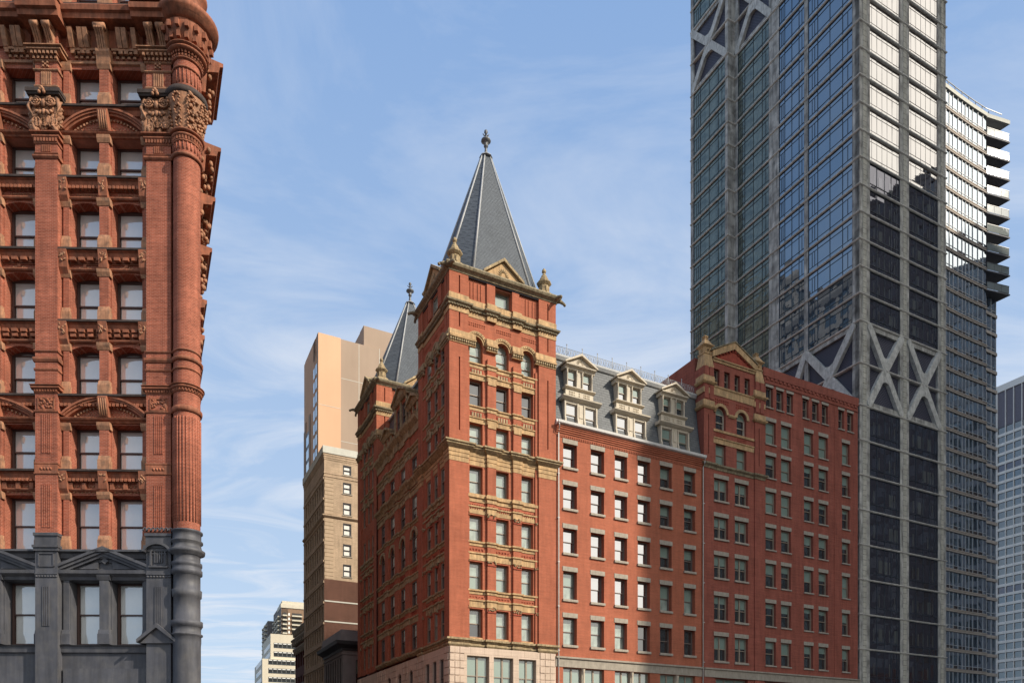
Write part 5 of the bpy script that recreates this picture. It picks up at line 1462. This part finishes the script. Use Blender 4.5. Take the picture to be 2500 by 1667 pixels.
# braced bands: louvres behind crossed concrete braces
def cross(fr, u0, u1, z0, z1, name='brace'):
    lo = MB(fr); lo.box(u0, u1, -.45, -.3, z0, z1); part('louvre_panel', lo, M['louvre'], GT)
    bm_ = MB(fr); bm_.box(u0, u1, -.4, -.02, z1 - .72, z1 - .22); bm_.box(u0, u1, -.4, -.02, z0, z0 + .6)
    part('concrete_beam', bm_, M['conc'], GT)
    b = MB(fr); uc, zc = (u0 + u1) / 2, (z0 + z1) / 2; t = .42; hw = (u1 - u0) / 2 + .12
    for sz, ze in ((1, z1 - .45), (-1, z0 + .35)):
        for sx in (-1, 1):
            x1 = uc + sx * hw; dx, dz = x1 - uc, ze - zc; L = math.hypot(dx, dz); nx, nz_ = -dz / L * t, dx / L * t
            P = [(uc - nx, zc - nz_), (x1 - nx, ze - nz_), (x1 + dx / L * .3 - nx * .4, ze + dz / L * .3 - nz_ * .4), (x1 + dx / L * .3 + nx * .4, ze + dz / L * .3 + nz_ * .4), (x1 + nx, ze + nz_), (uc + nx, zc + nz_)]
            b.prism_uz(P, -.3, .16 + .012 * (sx + sz * 2))
        # web where the arms meet
        pts = [(uc - hw * .50, zc + (ze - zc) * .50), (uc - hw * .26, zc + (ze - zc) * .37), (uc, zc + (ze - zc) * .31), (uc + hw * .26, zc + (ze - zc) * .37), (uc + hw * .50, zc + (ze - zc) * .50), (uc + .35, zc), (uc - .35, zc)]
        b.prism_uz(pts, -.3, .10 if sz > 0 else .115)
    part(name, b, M['conc_l'], GT)
for u0, u1 in FB: cross(FRONT, u0, u1, BR0, BR1)
for u0, u1 in LB: cross(LEFT, u0, u1, BR0, BR1)
LS = lambda u, o, z: (-GS - o, u, z)
cross(LS, *LBS[0], B2a, B2a + 9.4)
cross(LEFT, *LB[2], B2a, B2a + 9.4); cross(LEFT, *LB[1], B2a, B2a + 9.4)
for u0, u1 in (LB[0],):
    for z0, z1 in slabs():
        if B2a - .1 < z0 < B2a + 9.3: glaze('L', u0, u1, z0, z1 - .16, 'a', 'gt_l')

# ---------------------------------------------------------------- the paler tower with balconies behind it
CA = rad(28.3)
CT = thing('balcony_tower', 'slender pale glass apartment tower with a stack of glazed corner balconies', 'building', (65.9, 112.2, 0), CA)
cs = [(-7, .10), (0, -.0), (3.6, -.07), (7.4, -.06), (11.0, .05)]   # slightly concave front, (u, out)
FH = 3.06; ZTOP = 104.7
nfl = 32
core = MB(); core.prism_uo([(p, o - .35) for p, o in cs] + [(11.0, -9), (-7, -9)], 0, ZTOP - .3); part('inner_wall', core, M['gc_d'], CT)
mp_u = [-6.4, -5, -3.6, -2.2, -.9, .4, 1.35, 2.3, 3.6, 4.7, 5.6, 6.5, 7.5, 8.8, 10.1]
def co_(u):
    for i in range(len(cs) - 1):
        if cs[i][0] <= u <= cs[i + 1][0]:
            t = (u - cs[i][0]) / (cs[i + 1][0] - cs[i][0]); return cs[i][1] + t * (cs[i + 1][1] - cs[i][1])
    return 0
rc = random.Random(9)
fr_pts = [(u, co_(u)) for u in (-7, -3, 0, 1.2, 2.4, 3.6, 4.9, 6.1, 7.4, 8.6, 9.8, 11.0)]
spm = None; gb = None; mbm = None; dpm = []
for k in range(nfl):
    z = ZTOP - FH * (k + 1)
    if z < 8: break
    if gb is None:
        q = MB()
        for i in range(len(fr_pts) - 1):
            (a, oa), (b, ob) = fr_pts[i], fr_pts[i + 1]; q.poly([(a, oa - .15, .55), (b, ob - .15, .55), (b, ob - .15, FH), (a, oa - .15, FH)])
        gb = q.mesh('window_band', M['gc'])
        q = MB()
        for u in mp_u: q.box(u - .045, u + .045, co_(u) - .16, co_(u) - .07, .55, FH)
        q.sweep(fr_pts, [(-.2, 1.0), (-.10, 1.0), (-.10, 1.06), (-.2, 1.06)]); mbm = q.mesh('mullions', M['almull'])
        q = MB(); q.sweep(fr_pts, [(-.3, .0), (.0, .0), (.04, .05), (.04, .2), (-.06, .24), (-.06, .30), (.04, .34), (.04, .48), (-.3, .55)]); spm = q.mesh('spandrel', M['spandrel'])
        for s_ in range(4):
            q = MB(); r2 = random.Random(s_)
            for i in range(len(mp_u) - 1):
                if r2.random() < (.25 if s_ < 2 else .6): q.poly([(mp_u[i] + .06, co_(mp_u[i]) - .135, .58), (mp_u[i + 1] - .06, co_(mp_u[i + 1]) - .135, .58), (mp_u[i + 1] - .06, co_(mp_u[i + 1]) - .135, 1.0), (mp_u[i] + .06, co_(mp_u[i]) - .135, 1.0)])
            dpm.append([m_.mesh('vent_panel', M['gc_d']) for m_ in pieces(q, .01)])
    g = link('window_band', gb, CT, (0, 0, z)); link('mullions', mbm, g); [link('vent_panel', m_, g) for m_ in dpm[rc.randrange(2) if k < 11 else 2 + rc.randrange(2)]]
    link('spandrel', spm, CT, (0, 0, z))
    if k < 10:
        bz = z + FH - .1
        A, B, Cc = (10.9, .12), (15.6, 1.1), (15.2, -3.2)
        s = MB(); s.prism_uo([A, B, Cc, (11.0, -4.2)], bz, bz + .2 if k else bz + .6); o = part('balcony', s, M['soffit' if k else 'paleparapet'], CT)
        if k:
            r_ = MB(); r_.sweep([A, (B[0] - .3, B[1] - .05), (Cc[0] - .3, Cc[1])], [(-.02, bz + .25), (.02, bz + .25), (.02, bz + 1.35), (-.02, bz + 1.35)]); part('balustrade_glass', r_, M['balglass'], o)
            r_ = MB()
            for t in (0, .33, .66, 1): 
                x_, o__ = A[0] + (B[0] - .3 - A[0]) * t, A[1] + (B[1] - .05 - A[1]) * t; r_.box(x_ - .03, x_ + .03, o__ - .03, o__ + .03, bz + .3, bz + 1.42)
            r_.sweep([A, (B[0] - .3, B[1] - .05), (Cc[0] - .3, Cc[1])], [(-.05, bz + 1.35), (.05, bz + 1.35), (.05, bz + 1.42), (-.05, bz + 1.42)]); part('balustrade_rail', r_, M['mull'], o)
    if k > 8:                                       # the narrow set-back slice to the right
        s = MB(); s.box(11.1, 15.1, -3.2, -.6, z, z + .5); part('spandrel', s, M['spandrel'], CT)
        s = MB(); s.poly([(11.1, -.8, z + .5), (15.0, -.8, z + .5), (15.0, -.8, z + FH), (11.1, -.8, z + FH)]); o = part('window_band', s, M['gc'], CT)
        s = MB(); [s.box(q - .06, q + .06, -.82, -.7, z + .5, z + FH) for q in (12.2, 13.6, 14.94)]; s.box(11.1, 15, -.82, -.72, z + 1.0, z + 1.08); part('mullions', s, M['almull'], o)
s = MB(); s.box(11, 14.9, -10, -.9, 0, ZTOP - FH * 10.2); part('inner_wall', s, M['gc_d'], CT)
s = MB(); s.sweep([(p, o) for p, o in cs], [(-.3, ZTOP - .02), (.1, ZTOP - .02), (.12, ZTOP + .55), (-.3, ZTOP + .6)]); part('parapet', s, M['paleparapet'], CT)
s = MB(); s.sweep([(p, o) for p, o in cs] + [(14.5, .6)], [(-.25, ZTOP + 1.5), (-.17, ZTOP + 1.5), (-.17, ZTOP + 1.6), (-.25, ZTOP + 1.6)])
for k in range(12): s.box(-6 + k * 1.8, -5.93 + k * 1.8, -.3, -.2, ZTOP + .5, ZTOP + 1.55)
part('roof_railing', s, M['mull'], CT)

# ---------------------------------------------------------------- the far office block at the right edge
OB = thing('office_tower', 'distant grey office tower of horizontal metal bands at the right edge', 'building', (197.6, 300, 0), TH)
fr = lambda u, o, z: (-o, -u, z)                  # its long face runs towards the camera
hgt = 155
s = MB(fr); s.box(-3, 60, -30, -.5, 0, hgt - .5); part('inner_wall', s, M['office_l'], OB)
s = MB(fr); s.box(-2.4, .2, -1, .6, 0, hgt); s.box(-5.0, -3.6, -1, -.2, 0, hgt - 4); part('corner_column', s, M['office'], OB)
s = MB(fr); s.box(-2.2, 60, -1, .5, hgt - 2.6, hgt); part('parapet', s, M['office'], OB)
s = MB(fr); s.box(-5.5, -2.2, -2, -.6, 0, hgt - 20); part('side_wall', s, M['whiteoff'], OB)
lo = MB(fr); lo.poly([(.2, .1, hgt - 17), (60, .1, hgt - 17), (60, .1, hgt - 2.6), (.2, .1, hgt - 2.6)]); part('louvre_panel', lo, M['office_l'], OB)
gmesh = None
for k in range(33):
    z = hgt - 17 - 3.8 * (k + 1)
    if z < 4: break
    s = MB(fr); s.poly([(.2, .0, z + 1.0), (60, .0, z + 1.0), (60, .0, z + 3.6), (.2, .0, z + 3.6)]); o = part('window_band', s, M['office_g'] if k not in (4, 17) else M['gt_d'], OB)
    s = MB(fr); s.box(.2, 60, -.3, .3, z, z + 1.1); part('spandrel', s, M['office'], OB)
s = MB(fr)
for k in range(19): s.box(3.1 + 3.1 * k, 3.35 + 3.1 * k, 0, .5, 4, hgt - 2.6)
part('mullions', s, M['office'], OB)

# ---------------------------------------------------------------- left of the spires: tan tower, beige brick block, small grey block
def at(x, Y): return ((x - 1250) / 1800 * Y, Y)
tp = at(777, 150)
TT = thing('tan_tower', 'tall tan rendered apartment tower with a peach sunlit end wall', 'building', (*tp, 0), TH)
zt = 1.7 + (1865 - 811) / 1800 * 150
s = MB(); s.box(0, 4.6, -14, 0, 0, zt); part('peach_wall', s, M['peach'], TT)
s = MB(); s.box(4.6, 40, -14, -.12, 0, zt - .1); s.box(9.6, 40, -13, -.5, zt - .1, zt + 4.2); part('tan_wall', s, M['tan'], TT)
s = MB(); s.box(0.02, 9.6, -13, -3, zt - .2, zt + .2); s.box(9.55, 10.8, -3.5, -.55, zt + 1.2, zt + 4.25); part('parapet', s, M['tan'], TT)
s = MB()
for k in range(5): s.box(.03, 4.62, -.02, .03, zt - 15.2 * (k + 1) + .6, zt - 15.2 * (k + 1) + .7)
for q in (8.4, 12.8, 17.3): s.box(q, q + .1, -.14, -.1, 0, zt + (-.1 if q < 9.5 else 0))
for k in range(4): s.box(4.7, 40, -.14, -.1, zt - 8.2 - 13 * k, zt - 8.1 - 13 * k)
part('control_joint', s, M['paleparapet'], TT)
s = MB(LEFT); s.box(.05, 1.2, -.2, .05, 0, zt); s.box(2.7, 3.2, -.3, .05, 0, zt - 3); s.box(4.6, 6.8, -3, -.10, 0, zt - 8); s.box(7.2, 8.6, -3, .15, 0, zt - 13.5); s.box(11.6, 12.4, -3, .15, 0, zt - 13.5)
s.box(1.2, 4.6, -.4, .0, zt - 4, zt); s.box(1.2, 4.6, -.4, -.15, 0, zt - 4); s.box(8.6, 11.6, -3, -.05, 0, zt - 13.5); part('side_pier', s, M['tan'], TT)
s = MB(); s.box(.05, 9.6, -13, -4.7, zt - 9, zt - 6); s.box(-.1, 9.6, -14, -13, 0, zt - 15); part('inner_wall', s, M['tan'], TT)
for k in range(26):
    z = zt - 5 - 2.9 * (k + 1)
    if z < 4: break
    for q0, q1, o in ((1.25, 2.65, .02), (3.25, 4.55, .02), (8.7, 11.5, .1)):
        if q0 > 5 and z > zt - 17: continue
        s = MB(LEFT); s.box(q0, q1, -.3, o, z + .25, z + 2.3); part('window', s, M['gc'], TT)
        s = MB(LEFT); s.box(q0, q1, -.3, o - .04, z + 2.3, z + 3.15); part('spandrel', s, M['mull'], TT)

bp = at(791.5, 105)
BB = thing('beige_block', 'beige brick block with a pale parapet and one column of white windows', 'building', (*bp, 0), TH)
zb = 1.7 + (1865 - 1088) / 1800 * 105
zbr = 1.7 + (1865 - 1412) / 1800 * 105
s = MB()
bwz = [(1137, 1161), (1179, 1206), (1228, 1258), (1278, 1308), (1329, 1358), (1378, 1408)]
YW = 106.5
wz = [(1.7 + (1865 - b) / 1800 * YW, 1.7 + (1865 - a) / 1800 * YW) for a, b in bwz]
s.wall(0, 16, zbr, zb - 1.0, [(2.7, 3.9, a, b) for a, b in wz if a > zbr + .1], 0, .25)
part('wall', s, M['beige'], BB)
s = MB(); s.wall(0, 16, 0, zbr, [], 0, .1); part('wall', s, M['brown'], BB, 'brown brick lower part of the end wall')
s = MB()
for z in (zbr - 3.2, zbr - 6.1): s.box(.05, 16, -.02, .05, z, z + .18)
part('white_course', s, M['paleparapet'], BB)
for a, b in wz:
    w_ = MB(); w_.box(2.7, 2.83, -.2, .03, a, b); w_.box(3.77, 3.9, -.2, .03, a, b); w_.box(2.7, 3.9, -.2, .03, a, a + .12); w_.box(2.7, 3.9, -.2, .03, b - .12, b); w_.box(2.8, 3.8, -.18, .0, (a + b) / 2 - .04, (a + b) / 2 + .04)
    o = part('window', w_, M['darkmetal'], BB); w_ = MB(); w_.box(2.83, 3.77, -.22, -.14, a + .12, b - .12); part('pane', w_, M['whitewin'], o)
    w_ = MB(); w_.box(2.55, 4.05, 0, .1, a - .14, a); part('sill', w_, M['lintel'], o)
s = MB(); s.sweep([(0, -14), (0, 0), (16, 0)], [(-.2, zb - 1.0), (.25, zb - 1.0), (.25, zb), (-.2, zb)]); part('parapet', s, M['paleparapet'], BB)
s = MB(); s.sweep([(0, -14), (0, 0), (16, 0)], [(-.05, zb - 1.85), (.05, zb - 1.85), (.05, zb - 1.65), (.10, zb - 1.62), (.10, zb - 1.35), (.16, zb - 1.3), (.16, zb - 1.0), (-.05, zb - 1.0)])
s.sweep([(0, -14), (0, 0), (16, 0)], band(zb - 3.85, zb - 3.6, .06)); s.sweep([(0, -14), (0, 0), (16, 0)], band(zb - 4.3, zb - 4.1, .08))
s.sweep([(0, -14), (0, 0), (16, 0)], [(-.05, zb - 10.1), (.1, zb - 10.1), (.3, zb - 9.9), (.3, zb - 9.75), (-.05, zb - 9.65)])
part('stone_band', s, M['beige'], BB)
s = MB(); s.box(0.02, 1.3, 0, .04, zbr + .1, zb - 4.4); part('quoins', s, M['beige_q'], BB)
s = MB(LEFT)
cols = [(.9 + 1.55 * k, 1.75 + 1.55 * k) for k in range(8)]; ops = [(a, b, zb - 4.3 - 2.95 * (j + 1) + .4, zb - 4.3 - 2.95 * (j + 1) + 2.3) for a, b in cols for j in range(12) if zb - 4.3 - 2.95 * (j + 1) > 2]
s.wall(0, 14, 0, zb - 1.0, ops, 0, .15); part('wall', s, M['beige'], BB)
for a, b, c, d in ops:
    w_ = MB(LEFT); w_.poly([(a, -.12, c), (b, -.12, c), (b, -.12, d), (a, -.12, d)]); part('window', w_, M['g_dark'], BB) if len([1]) and ops.index((a, b, c, d)) < 90 else None
s = MB(LEFT)
for j in range(14):
    z = zb - 4.4 - 2.95 * j
    if z > 3: s.box(0, 14, -.02, .12, z - .3, z)
part('string_course', s, M['beige'], BB)
s = MB(); s.box(.4, 16, -14, -.5, 0, zb - .4); part('inner_wall', s, M['brown'], BB)

gp = at(836.5, 93)
GG = thing('grey_corner_building', 'low grey stone building with a dark overhanging cornice beside the brown wall', 'building', (*gp, 0), TH)
zg = 1.7 + (1865 - 1536) / 1800 * 93
s = MB(); ops = [(1.7, 3.2, zg - 7.2, zg - 3.7), (1.7, 3.2, zg - 12.4, zg - 8.4)]
s.wall(0, 9, 0, zg - 1, ops, 0, .4); s.fr = LEFT
lo_ = [(.9 + 1.28 * k, 1.65 + 1.28 * k, zg - 7.2 - 5.0 * j, zg - 3.4 - 5.0 * j) for k in range(7) for j in range(3)]
s.wall(0, 10.2, 0, zg - 1, lo_, 0, .2); part('wall', s, M['greystone'], GG)
for a, b, c, d in ops: window(GG, FRONT, a, b, c, d, -.3, 'sash', .5, ('g_blind', 'g_dark'), 'iron')
for a, b, c, d in lo_: window(GG, LEFT, a, b, c, d, -.1, 'sash', .5, ('g_dark', 'g_dark'), 'iron')
s = MB(); s.sweep([(0, -10.2), (0, 0), (9, 0)], [(-.3, zg - 2.6), (.1, zg - 2.6), (.15, zg - 2.3), (.95, zg - 1.9), (1.05, zg - 1.5), (-.3, zg - 1.45)]); part('cornice', s, M['darkmetal'], GG)
s = MB(); s.sweep([(0, -10.2), (0, 0), (9, 0)], [(-.3, zg - 1.6), (.5, zg - 1.5), (.2, zg), (-.3, zg)]); part('parapet', s, M['greystone'], GG)
s = MB(); s.sweep([(0, -10.2), (0, 0), (9, 0)], [(-.05, zg - 8.3), (.2, zg - 8.1), (.25, zg - 7.7), (-.05, zg - 7.6)]); s.sweep([(0, -10.2), (0, 0), (9, 0)], [(-.05, zg - 3.2), (.12, zg - 3.1), (.12, zg - 2.9), (-.05, zg - 2.85)]); part('stone_band', s, M['greystone'], GG)
s = MB(); s.box(.45, 9, -10, -.5, 0, zg - .3); part('inner_wall', s, M['greystone'], GG)

dp_ = at(751, 122)
DD = thing('red_stone_building', 'narrow dark red stone building with grey cornices, seen edge-on down the side street', 'building', (*dp_, 0), TH)
zd = 1.7 + (1865 - 1527) / 1800 * 122
s = MB(LEFT); ops = [(.6 + 2.0 * k, 1.9 + 2.0 * k, zd - 6 - 4.2 * j, zd - 3.4 - 4.2 * j) for k in range(5) for j in range(5) if zd - 6 - 4.2 * j > 1]
s.wall(0, 10.5, 0, zd, ops, 0, .3); s.fr = FRONT; s.box(0.35, 8, -10, -.02, 0, zd - .2); part('wall', s, M['redstone'], DD)
for a, b, c, d in ops: window(DD, LEFT, a, b, c, d, -.25, 'sash', .4, ('g_blind', 'g_dark'), 'iron')
for zz, o in ((zd - 1, .8), (zd - 2.6, .5), (zd - 9, .3), (zd + .6, .6)):
    s = MB(); s.sweep([(0, -10.5), (0, 0), (5, 0)], [(-.1, zz - .8), (o * .5, zz - .7), (o, zz - .2), (o, zz), (-.1, zz + .1)])
    for k in range(7): s.box(-o * .9, 0, -.6 - 1.5 * k - .3, -.6 - 1.5 * k, zz - 1.1, zz - .5)
    part('cornice', s, M['lintel' if zz > zd - 3 else 'greystone'], DD)

# white stepped office block, then balcony apartments behind it
wp = at(660.5, 180)
WO = thing('stepped_office_block', 'cream precast office block with stepped top and ribbon windows', 'building', (*at(660.5, 260), 0), rad(24.5))
WO.scale = (260 / 180,) * 3
z1_ = 1.7 + (1865 - 1551) / 1800 * 180
z2_ = 1.7 + (1865 - 1614) / 1800 * 180
s = MB(); s.box(0, 30, -18, 0, 0, z1_); s.box(-2.0, 30, -18, .9, 0, z2_); part('wall', s, M['whiteoff'], WO)
for k in range(9):
    z = z1_ - 3.3 - 2.12 * k
    up = z > z2_
    q0, o = (.75, .0) if up else (-.6, .9)
    if z < 2: break
    for j in range(7 if up else 8):
        a = q0 + 1.05 * j
        w_ = MB(); w_.box(a, a + 1.0, o - .1, o + .03, z, z + 1.15); w_.box(a, a + 1.0, o, o + .06, z - .08, z); ob = part('window', w_, M['mull'], WO)
        w_ = MB(); w_.poly([(a + .1, o + .04, z + .12), (a + .9, o + .04, z + .12), (a + .9, o + .04, z + .82), (a + .1, o + .04, z + .82)]); part('pane', w_, M['g_dark'], ob)
        w_ = MB(); w_.poly([(a + .12, o + .04, z + .86), (a + .88, o + .04, z + .86), (a + .88, o + .04, z + 1.06), (a + .12, o + .04, z + 1.06)]); part('blind', w_, M['whitewin'], ob)
s = MB(LEFT)
for k in range(9):
    z = z1_ - 3.3 - 2.12 * k
    s.box(.8, 14, .0 if z > z2_ else 2.0, .04 if z > z2_ else 2.04, z, z + 1.15)
part('window_band', s, M['g_dark'], WO)

ap = at(687, 235)
AP = thing('balcony_apartments', 'distant brown apartment block wrapped in cream balconies', 'building', (*at(687, 330), 0), rad(24.5))
AP.scale = (330 / 235,) * 3
za = 1.7 + (1865 - 1476) / 1800 * 235
s = MB(); s.box(0, 30, -9, 0, 0, za); part('wall', s, M['aptbrick'], AP)
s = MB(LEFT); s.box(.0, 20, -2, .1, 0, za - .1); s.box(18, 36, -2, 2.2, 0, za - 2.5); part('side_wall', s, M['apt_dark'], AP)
s = MB(); s.box(-.2, 30, -9, .25, za - 1.3, za); s.box(.2, 30, -8, .0, za, za + .9); part('parapet', s, M['aptslab'], AP)
for k in range(13):
    z = za - 4.0 - 1.42 * k
    if z < 10: break
    for q0, q1 in ((.3, 1.75), (3.2, 6.4)):
        b_ = MB(); b_.box(q0, q1, 0, .75, z, z + .42); ob = part('balcony', b_, M['aptslab'], AP)
        b_ = MB(); b_.box(q0 + .1, q1 - .1, .0, .12, z + .42, z + 1.2); part('recess_shade', b_, M['iron'], ob)  # raised black panel: the recess's shade put into its colour
    b_ = MB(); b_.box(2.1, 2.6, 0, .12, z + .3, z + 1.1); part('window', b_, M['whitewin'], AP)
    for j, q in enumerate((.8, 4.4, 8.6, 13.5, 19.5, 26.0)):
        b_ = MB(LEFT); o = 0 if q < 18 else 2.1
        b_.box(q, q + 2.6, o, o + 1.0, z - .25, z + .18); part('balcony', b_, M['aptslab'], AP)
        if k % 1 == 0:
            b_ = MB(LEFT); b_.box(q + .2, q + 2.4, o, o + .08, z + .25, z + 1.1); part('window', b_, M['g_dark'], AP)

# ---------------------------------------------------------------- the blocks that shade and mirror in the street, out of the frame
def far_block(name, label, x, y, w, d, h, rz, mw, fh=4.0, cw=3.2):
    t = thing(name, label, 'building', (x, y, 0), rz)
    s = MB(); s.box(0, w, -d, 0, 0, h); part('inner_wall', s, M['g_dark'], t)
    s = MB()
    for (fr_, W) in ((FRONT, w), (LEFT, d), (RIGHTAT(w, 0), d), (lambda u, o, z: (u, d + o, z), w)):
        s.fr = fr_
        n = int(W / cw)
        for k in range(n + 1): q = W * k / n; s.box(max(0, q - .5), min(W, q + .5), 0, .4, 0, h)
        for k in range(int(h / fh) + 1): s.box(0, W, 0, .3, fh * k, fh * k + 1.3)
    part('wall', s, M[mw], t)
    s = MB(); s.sweep([(0, 0), (w, 0), (w, -d), (0, -d)], [(-.2, h - 1.5), (.6, h - 1), (1, h), (-.2, h)], True); part('cornice', s, M[mw], t)
    return t
far_block('office_tower', 'grey stone office block out of view on the sunny side, shading the annex', 138.5, 14.0, 40, 34, 125, rad(40), 'greystone')
far_block('office_tower', 'very tall grey stone tower out of view, shading the glass tower', 142, 34, 30, 20, 215, rad(0), 'greystone')
far_block('office_tower', 'dark stone slab out of view to the right, mirrored in the glass tower', 143, 54.5, 30, 29.5, 138, rad(0), 'greystone')
far_block('office_tower', 'lower dark stone slab out of view to the right, mirrored in the balcony tower', 143, 85, 30, 44, 121, rad(0), 'greystone')
far_block('stone_block', 'pale stone block out of view to the left, mirrored in the glass tower', -92, 116, 28, 30, 128, rad(8), 'greystone')
for k, (u, d_, h_) in enumerate(((28, 30, 96), (60, 44, 112))):
    far_block('stone_block', ['stone office block next to the ornate building, hidden behind it', 'taller stone office block further down the side street, hidden from view'][k],
              -16.4 - .4552 * u - 26 * RX, 38.7 + .8904 * u - 26 * RY, 26, d_, h_, TH, 'greystone')

# ---------------------------------------------------------------- ground, road, pavements
def struct(name, mb, mat, loc=(0, 0, 0), rz=0):
    o = link(name, mb.mesh(name, mat), None, loc, rz); o['kind'] = 'structure'; return o
s = MB(); s.poly([(-3000, 3000, 0), (3000, 3000, 0), (3000, -3000, 0), (-3000, -3000, 0)]); struct('ground', s, M['asphalt'])
s = MB(); s.poly([(-60, 14, .004), (90, 14, .004), (90, 2.5, .004), (-60, 2.5, .004)]); struct('road', s, M['asphalt'], (C0[0], C0[1], 0), TH)
s = MB()
s.box(-3.0, 68, .02, 2.5, 0, .14); s.fr = LEFT; s.box(0, 60, .02, 3.0, 0, .139)
struct('pavement', s, M['paving'], (C0[0], C0[1], 0), TH)
s = MB(); s.box(-12, 11, .5, 4, 0, .14); struct('pavement', s, M['paving'], (-27.1, 38.75, 0), PA)
s = MB()
for k in range(16): s.poly([(-50 + 8 * k, 8.3, .008), (-46 + 8 * k, 8.3, .008), (-46 + 8 * k, 8.15, .008), (-50 + 8 * k, 8.15, .008)])
struct('road_marking', s, M['paint_w'], (C0[0], C0[1], 0), TH)
